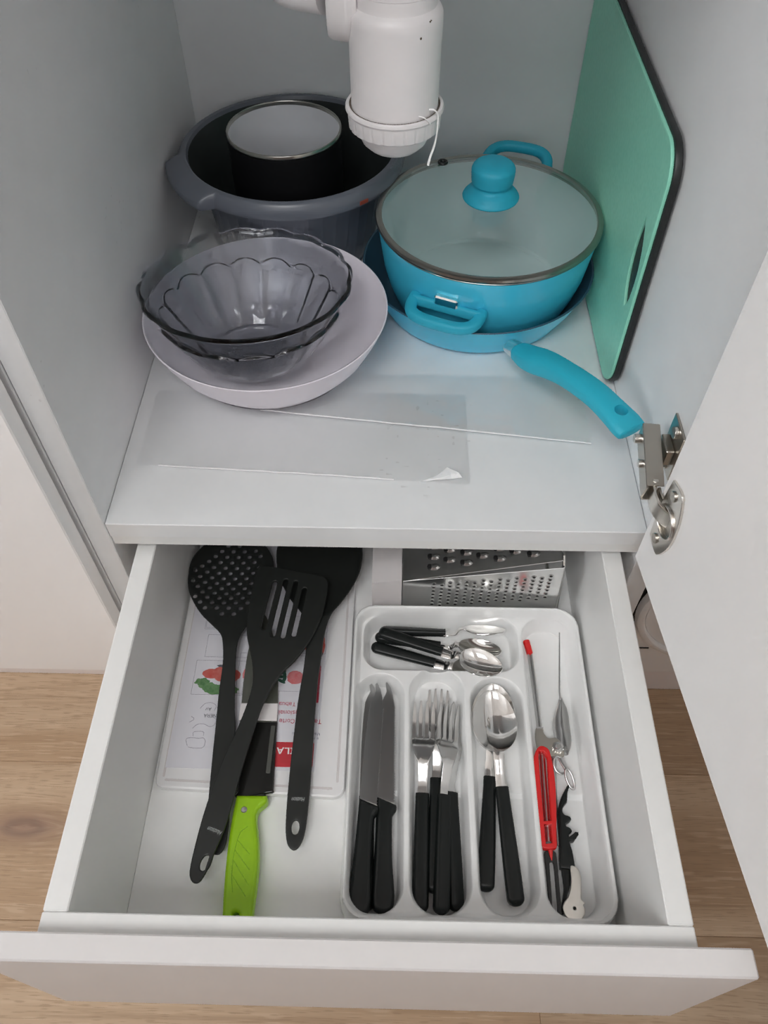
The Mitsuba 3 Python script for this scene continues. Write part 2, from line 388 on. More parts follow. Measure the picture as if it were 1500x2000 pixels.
# door, hinged on the right and swung open to about 96 degrees
DA = math.radians(6.0)
def dpt(s, o, z):
    """point on the open door: s along its width from the hinge edge, o outwards from its inner face"""
    return V([.4545 + s * math.sin(DA) + o * math.cos(DA), -.0195 - s * math.cos(DA) + o * math.sin(DA), z])
dm = rbox(0, .495, 0, .018, -.006, .640, .0008)
dm = tm([dpt(x, y, z) for x, y, z in dm.vertices], dm.faces[:, ::-1])
add(C + '__door', dm, 'door_white', False, label='white door swung open on its metal hinge')

# hinge: cup plate let into the door, arm, mounting plate on the side panel
def onto_door(m): return tm([dpt(x, -y, z) for x, y, z in m.vertices], m.faces)
H = C + '__hinge'
zc = .072
cp = spline([(.010, zc - .033), (.010, zc - .033), (.024, zc - .036), (.031, zc - .032), (.0385, zc - .012), (.0385, zc + .012), (.031, zc + .032), (.024, zc + .036), (.010, zc + .033), (.010, zc + .033), (.0075, zc)], 4)
def plate_on_door(outline, t, holes=(), y=.0002):
    m = slab(outline, t, .0005, holes)                      # x = along door, y = z
    return onto_door(tm(np.column_stack([m.vertices[:, 0], m.vertices[:, 2] + y, m.vertices[:, 1]]), m.faces[:, ::-1]))
cuphole = circle(.0235, zc, .0125, 24)
add(H + '__cup_plate', plate_on_door(cp, .0022, [cuphole]), 'nickel_light')
cup = lathe([(.0125, 0), (.0125, -.0015), (.0122, -.0092), (.0001, -.0098)], 32)
cupm = tm(np.column_stack([cup.vertices[:, 0] + .0235, cup.vertices[:, 2] + .0019, cup.vertices[:, 1] + zc]), cup.faces)
cupring = lathe([(.0125, 0), (.0142, 0), (.0142, .0012), (.0136, .002), (.0129, .002), (.0125, .0012)], 32, closed=True)
cupr = tm(np.column_stack([cupring.vertices[:, 0] + .0235, cupring.vertices[:, 2] + .0022, cupring.vertices[:, 1] + zc]), cupring.faces)
add(H + '__cup', onto_door(cupr), 'nickel_light', 35)
add(H + '__cup_floor', plate_on_door(circle(.0235, zc, .0122, 24), .0004, (), .0002), 'nickel')
for dz in (-.0255, .0255):
    s = cyl((.0195, .0018, zc + dz), (.0195, .0038, zc + dz), .0042, 18)
    add(H + '__screw', onto_door(s), 'nickel', 30)
# arm runs from the side panel forward then folds to the cup
px = W
add(H + '__mounting_plate', cat(rbox(px - .0022, px - .0003, .003, .033, zc - .006, zc + .040, .0006), rbox(px - .009, px - .0022, .008, .028, zc + .006, zc + .022, .001)), 'nickel', 30)
for yz in ((.018, zc + .033), (.018, zc - .001)):
    add(H + '__screw', cyl((px - .0022, yz[0], yz[1]), (px - .0052, yz[0], yz[1]), .0050, 20), 'nickel_light', 30)
arm = [(px - .016, .036, zc + .015), (px - .0175, .020, zc + .013), (px - .019, -.002, zc + .008), (px - .020, -.018, zc + .004)]
A = V(arm)
chan = []
for s in (-1, 1):
    chan.append(sweep(A + [0, 0, s * .0085], .0068, .0008, 12, power=6.))
chan.append(sweep(A + [-.0063, 0, 0], .0008, .0088, 12, power=6.))
add(H + '__arm', cat(*chan), 'nickel', 40)
add(H + '__adjusting_screw', cyl((px - .0195, .029, zc + .0145), (px - .0285, .029, zc + .0145), .0038, 16), 'nickel_light', 30)
add(H + '__adjusting_screw', cyl((px - .0235, .006, zc + .0105), (px - .0285, .006, zc + .0105), .0034, 16), 'nickel_light', 30)
lk0 = V([px - .0205, -.014, zc + .0040]); lk1 = dpt(.0235, .001, zc)
lk = V([lk0 + (lk1 - lk0) * t + V([-.004, -.003, 0]) * math.sin(math.pi * t) for t in np.linspace(0, 1, 8)])
add(H + '__link', sweep(lk, .0013, .0082, 14, power=6.), 'nickel_light', 40)
lk2 = lk + V([.0052, .0035, 0])
add(H + '__link', sweep(lk2[1:], .0011, .0058, 14, power=6.), 'nickel', 40)
add(H + '__pivot_pin', cyl(lk0 + [0.001, 0, -.0105], lk0 + [.001, 0, .0105], .0024, 14), 'nickel_light', 30)
tag(H, 'nickel plated concealed hinge')

# drawer, pulled out
DR = C + '__drawer'
YF = -.2953
add(DR + '__side_panel', rbox(.0168, .0341, YF, .20, -.190, -.042, .0009), 'white_edge', False)
add(DR + '__side_panel', rbox(.4383, .4556, YF, .20, -.190, -.042, .0009), 'white_edge', False)
add(DR + '__box_front', rbox(.0168, .4556, -.3105, YF - .0002, -.190, -.042, .0009), 'white_edge', False)
add(DR + '__back_board', rbox(.0343, .4381, .185, .1998, -.1755, -.060, .0009), 'white_edge', False)
add(DR + '__base', rbox(.0343, .4381, YF + .0002, .1998, ZF - .008, ZF, .0004), 'white_base', False)
add(DR + '__front_panel', rbox(-.0165, .4845, -.328, -.3107, -.2238, -.025, .0012), 'shaded_front_white', False)
tag(DR, 'white drawer pulled open')

# neighbours
add('base_cabinet__door', rbox(-.60, -.0218, -.0225, -.0042, -.233, .655, .0012), 'door_white', False)
add('base_cabinet__carcass', rbox(-.60, -.0206, .0005, .58, -.235, .655, .001), 'white_laminate', False)
add('base_cabinet__plinth', rbox(-.60, -.0206, .040, .055, FLOOR + .0005, -.2355, .0005), 'plinth_white', False)
tag('base_cabinet', 'closed white kitchen base cabinet left of the open one', 'cabinet')
worktop = rbox(-.62, 1.15, -.035, .62, .6555, .693, .003)
add('worktop', worktop, 'pale_plastic', False, label='pale worktop over the cabinets', cat='worktop')

WM = 'washing_machine'
wb = slab(rrect(.5140, 1.10, -.318, .650, .010), .5, .004)
add(WM + '__body', tm(np.column_stack([wb.vertices[:, 0], .03 + wb.vertices[:, 2], wb.vertices[:, 1]]), wb.faces[:, ::-1]), 'appliance_white', 30)
add(WM + '__gap_shade', rbox(.4890, .5135, .036, .5, -.318, .650, .001), 'appliance_dark', False, label='dark strip standing in for the shade in the gap beside the body')  # only shade fills this gap; the dark strip puts it into the colour
def front_disc(prof, cx, cz, y, n=72):
    m = lathe(prof, n); v = m.vertices
    return tm(np.column_stack([cx + v[:, 0], y - v[:, 2], cz + v[:, 1]]), m.faces)
add(WM + '__door_ring', front_disc([(.094, -.003), (.094, .003), (.096, .0055), (.099, .006), (.1025, .004), (.104, -.002), (.104, -.004)], .6115, -.1735, .0295), 'appliance_white', 40)
add(WM + '__door_panel', front_disc([(.0001, .006), (.05, .005), (.08, .0025), (.0935, .0005)], .6115, -.1735, .0295), 'appliance_white', 40)
add(WM + '__kick_panel', rbox(.4895, 1.10, .034, .048, FLOOR + .0005, -.3185, .001), 'plinth_white', False)
add(WM + '__seam', rbox(.516, .540, .0288, .0305, -.2570, -.2550, .0003), 'appliance_dark', False)
tag(WM, 'white washing machine with round door behind the open cabinet door', 'washing machine')

# ================================================================== things on the shelf
# ---- grey basin
def at(m, p): return move(m, p)
BC, BR, BH = (.1325, .4285), .1215, .1165
def lug(th, R, Z):
    d = np.abs((np.degrees(th) - 212 + 180) % 360 - 180); d2 = np.abs((np.degrees(th) - 32 + 180) % 360 - 180)
    s = np.clip((24 - d) / 5, 0, 1) + np.clip((24 - d2) / 5, 0, 1); s = s * s * (3 - 2 * s)
    k = np.clip((R - BR + .006) / .006, 0, 1)
    return R + s * k * .013 * (d < 90) + s * k * .004 * (d >= 90), Z
outp = [(.0001, .003), (.080, .003), (.0855, .0045), (.0900, .012), (.0982, .075), (.1045, .097), (.1095, .0985), (BR - .003, .0985), (BR, .0995), (BR + .0012, .103), (BR, .110), (BR - .003, .1145), (BR - .006, BH), (BR - .0095, .1155), (BR - .0112, .112)]
def ribs(th, R, Z):
    R, Z = lug(th, R, Z)
    deg = (np.degrees(th) % 9) - 4.5
    return R + .0012 * np.exp(-(deg / .9) ** 2) * ((Z > .02) & (Z < .085)), Z
bz = lathe(outp, 360, ribs)
add('basin__body', at(bz, (*BC, 0)), 'basin_grey', 40)
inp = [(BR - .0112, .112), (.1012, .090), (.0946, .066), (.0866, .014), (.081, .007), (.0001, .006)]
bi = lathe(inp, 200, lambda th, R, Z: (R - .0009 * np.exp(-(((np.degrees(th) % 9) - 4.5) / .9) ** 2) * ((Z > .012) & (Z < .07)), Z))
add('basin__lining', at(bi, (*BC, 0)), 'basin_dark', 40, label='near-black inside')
sk = rbox(-.0055, .0055, -.0005, .0005, -.0022, .0022, .0004)
ang = math.radians(-48)
sk = rot(sk, ang + math.pi / 2, (0, 0, 1)); sk = move(sk, (BC[0] + (BR + .0012) * math.cos(ang), BC[1] + (BR + .0012) * math.sin(ang), .1035))
add('basin__sticker', sk, 'logo_red', False, label='small red mark on the rim')
tag('basin', 'grey plastic basin with a lipped rim in the back corner', 'basin')

# ---- enamel mug in the basin
MC = (.1285, .4170, .0066)
mh, mr = .133, .0600
add('enamel_mug__body', at(lathe([(.0001, 0), (mr - .006, 0), (mr - .002, .0015), (mr, .006), (mr, mh - .004)], 96), MC), 'enamel_black', 40)
add('enamel_mug__lining', at(lathe([(mr - .0012, mh - .0015), (mr - .0016, .008), (mr - .006, .003), (.0001, .0025)], 96), MC), 'enamel_white', 40, label='white enamel inside')
add('enamel_mug__rim', at(lathe([(mr - .0016, mh - .004), (mr + .0006, mh - .004), (mr + .0009, mh - .002), (mr, mh), (mr - .0012, mh + .0002), (mr - .0019, mh - .001)], 96, closed=True), MC), 'steel_rim', 40, label='thin metal rim')
tag('enamel_mug', 'black enamel pot with white inside standing in the grey basin', 'pot')

# ---- white bowl and the smoked glass bowl in it
pr = [(.0001, .0018), (.046, .0018), (.047, 0), (.050, 0), (.0515, .0015), (.068, .0045), (.088, .0150), (.1025, .0340), (.1125, .0540), (.1165, .0640), (.1172, .0656), (.1162, .0662), (.1146, .0650), (.1105, .0550), (.1003, .0352), (.0862, .0176), (.0664, .0075), (.050, .0052), (.0001, .0050)]
add('serving_bowl', at(lathe(pr, 128), (.1238, .2150, 0)), 'melamine', 40, label='wide white bowl with the glass bowl standing in it', cat='bowl')

GN = 16
def petals(th, R, Z, side):
    ph = (th * GN / (2 * math.pi)) % 1.0
    lobe = np.sin(math.pi * ph)                        # 0 at the divides, 1 mid petal
    top = .0580 + .0055 * lobe ** .8                    # scalloped upper edge of the petals
    below = np.clip((top - Z) / .0022, 0, 1); fade = np.clip((Z - .006) / .012, 0, 1)
    if side > 0: R = R + below * fade * (.0008 + .0030 * lobe ** .6)
    else: R = R + .0012 * (lobe - .5) * np.clip((Z - .012) / .02, 0, 1)
    rim = np.clip((Z - .07) / .015, 0, 1)
    return R + rim * .0012 * (np.abs(np.sin(math.pi * ph)) - .5), Z + rim * .0016 * (lobe - .5)
gh = .087
def gprof(z): return .0415 + .0562 * (np.clip(z / gh, 0, 1)) ** .78
zo = np.r_[np.linspace(.002, .053, 16), np.linspace(.0542, .0652, 22), np.linspace(.066, gh - .0015, 8)]
zi = np.linspace(gh - .0015, .0085, 26)
po = [(.0001, .0022), (.030, .0022), (.032, 0), (.038, 0), (.0405, .0008)] + [(gprof(z), z) for z in zo]
pi_ = [(gprof(gh) + .0012, gh - .0004), (gprof(gh) + .0010, gh + .0010), (gprof(gh) - .0006, gh + .0018), (gprof(gh) - .0026, gh + .0016), (gprof(gh) - .0036, gh + .0004)] + [(gprof(z) - .0034, z) for z in zi] + [(.037, .0068), (.030, .0060), (.0001, .0060)]
nout = len(po)
def gmod(th, R, Z):
    Ro, Zo = petals(th[:, :nout], R[:, :nout], Z[:, :nout], 1)
    Ri, Zi = petals(th[:, nout:], R[:, nout:], Z[:, nout:], -1)
    return np.hstack([Ro, Ri]), np.hstack([Zo, Zi])
gb = lathe(po + pi_, 280, gmod)
gb = rot(gb, math.radians(-4.9), (1, 0, 0))
add('glass_bowl', at(gb, (.1087, .2070, .0088)), 'smoked_glass', 40, label='smoky glass salad bowl with petal-shaped sides standing in the white bowl', cat='bowl')

# ---- frying pan, saute pan in it, glass lid
FC = (.3345, .3232, 0)
fp = [(.0001, 0), (.090, 0), (.0945, .001), (.101, .006), (.112, .026), (.1195, .0445), (.1208, .0462), (.1218, .0465)]
fin = [(.1218, .0465), (.1210, .0474), (.1195, .0468), (.1100, .0265), (.0995, .0078), (.0930, .0038), (.0001, .0032)]
add('frying_pan__body', at(lathe(fp, 128), FC), 'pan_blue', 40)
add('frying_pan__lining', at(lathe(fin, 128), FC), 'pan_dark', 40, label='dark inside')
hp = spline([(.3700, .1930, .0330), (.3790, .1770, .0385), (.3935, .1535, .0500), (.4080, .1270, .0600), (.4240, .0990, .0660), (.4385, .0740, .0660), (.4475, .0595, .0640)], 6, False)
k = len(hp); t = np.linspace(0, 1, k)
hw = np.interp(t, [0, .10, .22, .45, .75, .93, 1], [.0105, .0125, .0140, .0115, .0128, .0148, .0145]); hz = np.interp(t, [0, .12, .25, .6, .92, 1], [.0085, .0105, .0115, .0092, .0075, .0060])
hd = V([hp[0] + (hp[1] - hp[0]) / np.linalg.norm(hp[1] - hp[0]) * s for s in (-.016, -.006, .003)])
add('frying_pan__handle_collar', sweep(hd, [.0085, .0095, .0100], [.007, .0078, .0084], 20), 'steel_bright', 40, label='shiny metal collar')
hm = sweep(*capsule_ends(hp, hw, hz, .003), 28, power=2.5)
hang = lathe([(.0048, -.02), (.0048, .02)], 24)
M = man(trimesh.Trimesh(hm.vertices, hm.faces, process=True)) - m3.Manifold.cylinder(.05, .0048, .0062, 24).translate([.4395, .0735, .040])
add('frying_pan__handle', unman(M), 'handle_blue', 35, label='turquoise grip with a hanging hole')
tag('frying_pan', 'turquoise blue frying pan under the lidded pot with its handle sticking out', 'frying pan')

SC = (.3408, .3255, .0042)
sp_ = [(.0001, 0), (.078, 0), (.088, .0016), (.0935, .007), (.1010, .026), (.1060, .045), (.1110, .080), (.1120, .0905)]
add('saute_pan__body', at(lathe(sp_, 128), SC), 'pan_blue', 40)
sin_ = [(.1103, .0912), (.1095, .080), (.1045, .045), (.0995, .027), (.0920, .0085), (.0860, .0045), (.0001, .0032)]
add('saute_pan__lining', at(lathe(sin_, 128), SC), 'ceramic_coat', 40, label='white inside seen through the lid')
add('saute_pan__rim', at(lathe([(.1098, .0905), (.1121, .0898), (.1128, .0910), (.1121, .0922), (.1104, .0922)], 128, closed=True), SC), 'steel_rim', 40, label='dull metal rim')
def loop_handle(c, dirv, zc, out, half, tilt):
    d = V([*dirv, 0.]); d /= np.linalg.norm(d); s = V([-d[1], d[0], 0])
    P = []
    for a in np.linspace(-math.pi / 2, math.pi / 2, 25):
        e = .62
        x = half * np.sign(math.sin(a)) * abs(math.sin(a)) ** e; y = out * abs(math.cos(a)) ** e
        P.append(V([c[0], c[1], zc]) + s * x + d * y + V([0, 0, -y * tilt]))
    P = V([P[0] - d * .004] + P + [P[-1] - d * .004])
    tb = sweep(*capsule_ends(P, .0058, .0056, .003), 16, power=2.6)
    bar = V([V([c[0], c[1], zc]) + s * x + d * .0015 for x in np.linspace(-half, half, 8)])
    return cat(tb, sweep(*capsule_ends(bar, .0035, .0058, .003), 16, power=2.6))
fa = math.radians(247)
hc = (SC[0] + .1085 * math.cos(fa), SC[1] + .1085 * math.sin(fa))
add('saute_pan__handle', loop_handle(hc, (math.cos(fa), math.sin(fa)), .0600, .0240, .0345, .12), 'rubber_blue', 40, label='turquoise loop handle')
clip = rbox(-.012, .012, -.004, .004, -.005, .005, .0015)
clip = rot(clip, fa + math.pi / 2, (0, 0, 1)); add('saute_pan__handle_bracket', move(clip, (hc[0] + .002 * math.cos(fa), hc[1] + .002 * math.sin(fa), .0685)), 'steel_bright', False, label='metal handle bracket')
ba = math.radians(72)
hc = (SC[0] + .1130 * math.cos(ba), SC[1] + .1130 * math.sin(ba))
add('saute_pan__handle', loop_handle(hc, (math.cos(ba), math.sin(ba)), .085, .0400, .0345, -.18), 'rubber_blue', 40, label='turquoise loop handle')
tag('saute_pan', 'deep turquoise blue pan with two loop handles under the glass lid', 'pan')

LZ = SC[2] + .0925
LC = (SC[0], SC[1], LZ)
rr = np.linspace(.0105, .1098, 18)
dome = [(r, .0035 + .0185 * (1 - (r / .1115) ** 2)) for r in rr]
add('pot_lid__glass', at(lathe(dome, 128), LC), 'lid_glass', True, label='clear domed glass')
add('pot_lid__rim', at(lathe([(.1078, .0022), (.1110, .0002), (.1140, .0002), (.1148, .0020), (.1140, .0042), (.1110, .0052), (.1083, .0046)], 160, closed=True), LC), 'steel_rim', 40, label='steel band round the edge')
kn = [(.0001, .0205), (.0255, .0200), (.0278, .0212), (.0275, .0235), (.0230, .0285), (.0185, .0320), (.0178, .0350), (.0200, .0372), (.0206, .0400), (.0212, .0470), (.0205, .0520), (.0165, .0555), (.0090, .0572), (.0001, .0576)]
kp = [(.0001, .0205)] + list(spline(kn[1:], 4, False))
add('pot_lid__knob', at(lathe(kp, 64), LC), 'rubber_blue', 40, label='turquoise mushroom knob')
vy = LC[1] + .098 * math.sin(math.radians(117)); vx = LC[0] + .098 * math.cos(math.radians(117))
add('pot_lid__vent', move(lathe([(.0001, .0006), (.0022, .0006), (.0030, .0020), (.0050, .0022), (.0056, .0010), (.0052, -.0004)], 28), (vx, vy, LZ + .0080)), 'black_plain', 40, label='small vent eyelet')
tag('pot_lid', 'clear glass lid with turquoise knob lying on the deep blue pan', 'lid')

# ---- mint chopping board leaning on the right panel
def yz_slab(outline, t, b, holes=(), x=0):
    m = slab(outline, t, b, holes)
    return tm(np.column_stack([x + m.vertices[:, 2], m.vertices[:, 0], m.vertices[:, 1]]), m.faces)
slot = spline([(.1980, .176), (.1980, .176), (.1865, .156), (.1805, .132), (.1830, .104), (.1905, .0915), (.1905, .0915), (.2010, .108), (.2060, .132), (.2045, .154)], 5)
bo = rrect(.1712, .5570, .0028, .2440, .029, 10)
ro = rrect(.1698, .5575, .0008, .2456, .030, 10)
add('chopping_board__panel', yz_slab(bo, .0034, .0012, [slot], .4562), 'mint', 30)
add('chopping_board__backing', yz_slab(ro, .0066, .0018, (), .4594), 'edge_black', 35, label='black rubber back and edge')
tag('chopping_board', 'mint green chopping board with black edge leaning on the right panel', 'chopping board')

# ---- bottle trap under the sink
TC = (.2455, .2500, 0)
TR = 'bottle_trap'
add(TR + '__bottle', at(lathe([(.0350, .2350), (.0352, .240), (.0355, .290), (.0360, .306), (.0357, .3110), (.0342, .3140), (.0312, .3165), (.0306, .3200), (.0312, .326), (.0300, .331)], 96), TC), 'pvc_white', 40)
def knurl(n, amp, z0, z1):
    def f(th, R, Z):
        ph = np.abs(((th * n / (2 * math.pi)) % 1) - .5) * 2
        return R + amp * np.clip((.28 - ph) / .12, 0, 1) * ((Z > z0) & (Z < z1)), Z
    return f
add(TR + '__nut', at(lathe([(.0355, .2395), (.0362, .2430), (.0392, .2435), (.0400, .2425), (.0402, .2405), (.0388, .2390), (.0386, .2380), (.0378, .2265), (.0350, .2245), (.0300, .2225)], 320, knurl(26, -.0007, .2250, .2380)), TC), 'pvc_white', 40)
add(TR + '__cap', at(lathe([(.0310, .2230), (.0300, .2200), (.0270, .2135), (.0215, .2083), (.0120, .2052), (.0001, .2045)], 72), TC), 'pvc_white', 40)
add(TR + '__stain', at(lathe([(.0357, .2429), (.0364, .2432), (.0370, .2435), (.0362, .2427)], 96, closed=True), TC), 'grime', 40, label='dirty line above the nut')
add(TR + '__top_nut', at(lathe([(.0290, .3270), (.0305, .3250), (.0318, .3262), (.0320, .3500), (.0300, .3530), (.0180, .3535)], 240, knurl(22, -.0007, .328, .349)), TC), 'pvc_white', 40)
add(TR + '__tailpipe', at(lathe([(.0185, .351), (.0185, .655)], 48), TC), 'pvc_white', 40)
oz = .318
def outlet(prof, n=64):
    m = lathe(prof, n); v = m.vertices; a = math.radians(18)
    x, y = -v[:, 2], v[:, 0]
    return tm(np.column_stack([TC[0] + x * math.cos(a) - y * math.sin(a) * 0 - y * 0, TC[1] + y + (-x) * math.sin(a), oz + v[:, 1]]), m.faces)
add(TR + '__outlet_nut', outlet([(.0180, .030), (.0260, .030), (.0275, .034), (.0310, .036), (.0322, .039), (.0320, .0500), (.0305, .0535), (.0170, .0545)]), 'pvc_white', 40)
op = spline([(TC[0] - .052, TC[1] + .016, oz), (TC[0] - .085, TC[1] + .035, oz), (TC[0] - .100, TC[1] + .085, oz + .004), (TC[0] - .102, TC[1] + .18, oz + .004), (TC[0] - .102, D - .0005, oz + .004)], 6, False)
add(TR + '__outlet_pipe', sweep(op, .0165, .0165, 28), 'pvc_white', 40)
def strand(P, r): return sweep(spline(P, 5, False), r, r * .6, 8)
a0 = V([TC[0], TC[1], 0])
def onnut(deg, r, z): return (TC[0] + r * math.cos(math.radians(deg)), TC[1] + r * math.sin(math.radians(deg)), z)
add(TR + '__thread', strand([onnut(-42, .0365, .2495), onnut(-38, .0400, .2490), onnut(-34, .0418, .2435), onnut(-34, .0415, .2300), onnut(-36, .0405, .2200), onnut(-42, .0400, .2120), onnut(-46, .0405, .2060)], .0011), 'tape_white', 40, label='loose strand of white thread tape')
add(TR + '__thread', strand([onnut(-58, .0362, .2470), onnut(-54, .0392, .2465), onnut(-50, .0408, .2440), onnut(-46, .0410, .2405)], .0007), 'tape_white', 40)
for dg, z_, s_ in ((-58, .3030, .0012), (-44, .3120, .0007), (-42, .3125, .0005)):
    add(TR + '__speck', move(trimesh.creation.icosphere(1, s_), onnut(dg, .0352, z_)), 'grime', True)
tag(TR, 'white plastic bottle trap hanging under the sink', 'drain trap')

# ---- clear film on the shelf
def film(x0, x1, yf0, yf1, yb, z, seed, nx=90, ny=50, skew=0.):
    u, v = np.meshgrid(np.linspace(0, 1, nx), np.linspace(0, 1, ny), indexing='ij')
    x = x0 + (x1 - x0) * u + skew * v; y = (yf0 + (yf1 - yf0) * u) * (1 - v) + yb * v
    q = np.stack([x * 14, y * 30, 0 * x], -1)
    h = .0016 * meshkit.fbm(q, 3, seed) + .0008 * np.abs(2 * meshkit.noise(q * 2.2, seed + 5) - 1)
    return np.stack([x, y, z + h], -1)
F1 = film(.014, .318, .068, .050, .165, .0006, 3)
F2 = film(.120, .432, .137, .100, .190, .0032, 11)
def sheet(G):
    nu, nv = G.shape[:2]; I = np.arange(nu * nv).reshape(nu, nv)
    a, b, c, d = I[:-1, :-1].ravel(), I[1:, :-1].ravel(), I[1:, 1:].ravel(), I[:-1, 1:].ravel()
    return tm(G.reshape(-1, 3), np.vstack([np.stack([a, b, c], 1), np.stack([a, c, d], 1)]))
add('plastic_sheet__film', sheet(F1), 'clear_film', True)
add('plastic_sheet__fold', sweep(F1[6:70, 0] + [0, 0, .0006], .0007, .0006, 8), 'film_edge', 40, label='bright folded edge')
cr = V([[F1[76, 0], F1[80, 1], F1[84, 2], F1[87, 3]], [F1[76, 0], F1[81, 2], F1[84, 4], F1[86, 5]], [F1[76, 0], F1[80, 3], F1[82, 6], F1[83, 8]]])
cr[:, :, 2] += V([[0, .0003, .0004, .0006], [.0002, .0012, .0009, .0020], [0, .0003, .0004, .0002]])
add('plastic_sheet__crease', shell(cr, .00015), 'film_edge', False, label='crumpled corner catching the light')
tag('plastic_sheet', 'clear plastic sheet lying at the front of the shelf below the white bowl', 'plastic sheet')
add('plastic_sheet_001__film', sheet(F2), 'clear_film', True)
add('plastic_sheet_001__fold', sweep(F2[:, 0] + [0, 0, .0004], .0008, .0006, 8), 'film_edge', 40, label='bright folded edge')
tag('plastic_sheet_001', 'clear plastic sheet spread on the shelf in front of the blue pans', 'plastic sheet')
#PART2
# ================================================================== things in the drawer
ZB = ZF + .0095                # top of the white board
# ---- white board in its bag, with the printed sheet
BB = 'white_chopping_board'
bo = V([(.0400, -.1700), (.2110, -.1745), (.2105, .1400), (.0380, .1400)])
bo = spline([(.0462, -.1690), (.0462, -.1690), (.1995, -.1745), (.1995, -.1745), (.2060, -.1725), (.2095, -.1660), (.2095, -.1660), (.2105, .1400), (.2105, .1400), (.0355, .1400), (.0355, .1400), (.0385, -.1600), (.0385, -.1600), (.0405, -.1665)], 4)
add(BB + '__board', slab(bo, .0085, .0022, z=ZF + .0004), 'board_plastic', 35)
gr = [slab(pill(a, b, .0011), .0004, .0001, z=ZB - .0008) for a, b in (((.0480, -.1615), (.1980, -.1665)), ((.0455, -.158), (.0445, .12)), ((.2030, -.160), (.2035, .12)))]
for g in gr: add(BB + '__groove', g, 'pale_plastic', False)
PZ = ZB - .0004
LB = BB + '__printed_sheet'
pt = V([(.0455, -.1505), (.1815, -.1515), (.1850, -.0173), (.1850, .10), (.0440, .10), (.0450, .0158)])
add(LB, slab(pt, .0004, .0001, z=PZ), 'paper', False, label='printed paper sheet')
PZ += .0004
def printed(name, outline, bsdf, holes=(), dz=0.):
    return add(f'{LB}__{name}', slab(outline, .00012, .00002, holes, 1, PZ + dz), bsdf, False)
def rot_text(name, s, x, y, h, bsdf, ang=math.pi, shear=0., wx=1., bold=False):
    """lettering whose first capital starts at x, y, turned by ang"""
    m = meshkit.text_mesh(s, h, .00012, bold); v = m.vertices
    v = np.column_stack([v[:, 0] * wx + v[:, 1] * shear, v[:, 1], v[:, 2]])
    c, sn = math.cos(ang), math.sin(ang)
    return tm(np.column_stack([x + v[:, 0] * c - v[:, 1] * sn, y + v[:, 0] * sn + v[:, 1] * c, PZ + .00012 + v[:, 2]]), m.faces)
printed('red_panel', rrect(.1330, .1795, -.1480, -.1245, .0015, 3), 'print_red')
add(LB + '__lettering', rot_text('', 'ILA', .1622, -.1300, .0058, 'print_white', bold=True, wx=1.25), 'print_white', False)
for s, x, y, h, mt in (('e Advance', .1835, -.1195, .0026, 'print_grey'), ('Madera / Buena', .1845, -.1150, .0026, 'print_grey'), ('Tabla de Corte', .1850, -.1020, .0042, 'print_crimson'),
                       ('Profesional', .1740, -.0935, .0042, 'print_crimson'), ('Tabua', .1590, -.0850, .0040, 'print_crimson')):
    add(LB + '__lettering', rot_text('', s, x, y, h, mt), mt, False)
def frame(x0, x1, y0, y1, w=.0005):
    printed('frame_line', rrect(x0, x1, y0, y1, .0005, 2), 'print_line', [rrect(x0 + w, x1 - w, y0 + w, y1 - w, .0004, 2)])
frame(.0565, .1060, -.0790, -.0420); frame(.0635, .1120, -.0385, -.0130); frame(.0585, .1120, -.0070, .0060)
frame(.0595, .0950, -.0055, .0040); frame(.0990, .1240, -.0770, -.0330); frame(.1370, .1800, -.0740, -.0350); frame(.1370, .1840, -.0330, .0100)
for s, x, y in (('Medidas 35x25', .1050, .0042), ('Polietileno cm', .1050, -.0006)):
    add(LB + '__lettering', rot_text('', s, x, y, .0026, 'print_line'), 'print_line', False)
for s, x, y in (('NERA', .0850, -.0985), ('Av', .0790, -.0920)):
    add(LB + '__lettering', rot_text('', s, x, y, .0034, 'print_dark'), 'print_dark', False)
def blob(cx, cy, rx, ry, seed, n=26, amp=.18, lobes=0):
    a = np.arange(n) * 2 * math.pi / n; rs = np.random.RandomState(seed)
    r = 1 + amp * (rs.rand(n) - .5) + .12 * np.sin(lobes * a)
    return np.stack([cx + rx * r * np.cos(a), cy + ry * r * np.sin(a)], 1)
# tomatoes with lettuce, and a sliced fruit with leaves
for i, (x, y, a, b) in enumerate(((.0720, -.0700, .0090, .0040), (.0790, -.0740, .0100, .0045), (.0880, -.0715, .0080, .0040), (.0655, -.0655, .0070, .0042), (.0960, -.0735, .0060, .0036))):
    printed('picture', blob(x, y, a, b, i, lobes=6), 'leaf_green', dz=.00005 + .00001 * i)
for i, (x, y, a, b) in enumerate(((.0730, -.0565, .0085, .0052), (.0850, -.0600, .0080, .0048), (.0855, -.0525, .0095, .0042), (.0960, -.0580, .0060, .0060))):
    printed('picture', blob(x, y, a, b, 20 + i, amp=.1), 'fruit_red', dz=.00012 + .00001 * i)
printed('picture', blob(.0835, -.0480, .0060, .0014, 31), 'print_dark', dz=.0002)
printed('picture', blob(.1560, -.0590, .0080, .0072, 40, amp=.12), 'fruit_pink', dz=.0001)
for i, (x, y, a, b, r) in enumerate(((.1420, -.0545, .0052, .0016, .5), (.1415, -.0585, .0056, .0015, 0.), (.1425, -.0630, .0050, .0015, -.5), (.1455, -.0610, .004, .0018, 1.3), (.1452, -.0560, .004, .0018, -1.3))):
    printed('picture', circle(x, y, a, 12, b, r), 'leaf_dark', dz=.0001)
printed('picture', blob(.1660, -.0200, .0120, .0085, 50, amp=.12), 'fruit_red', dz=.0001)
printed('picture', blob(.1780, -.0230, .0050, .0120, 51, amp=.2), 'fruit_red', dz=.00011)
printed('picture', blob(.1790, -.0330, .0022, .0030, 53, amp=.2), 'print_dark', dz=.00012)
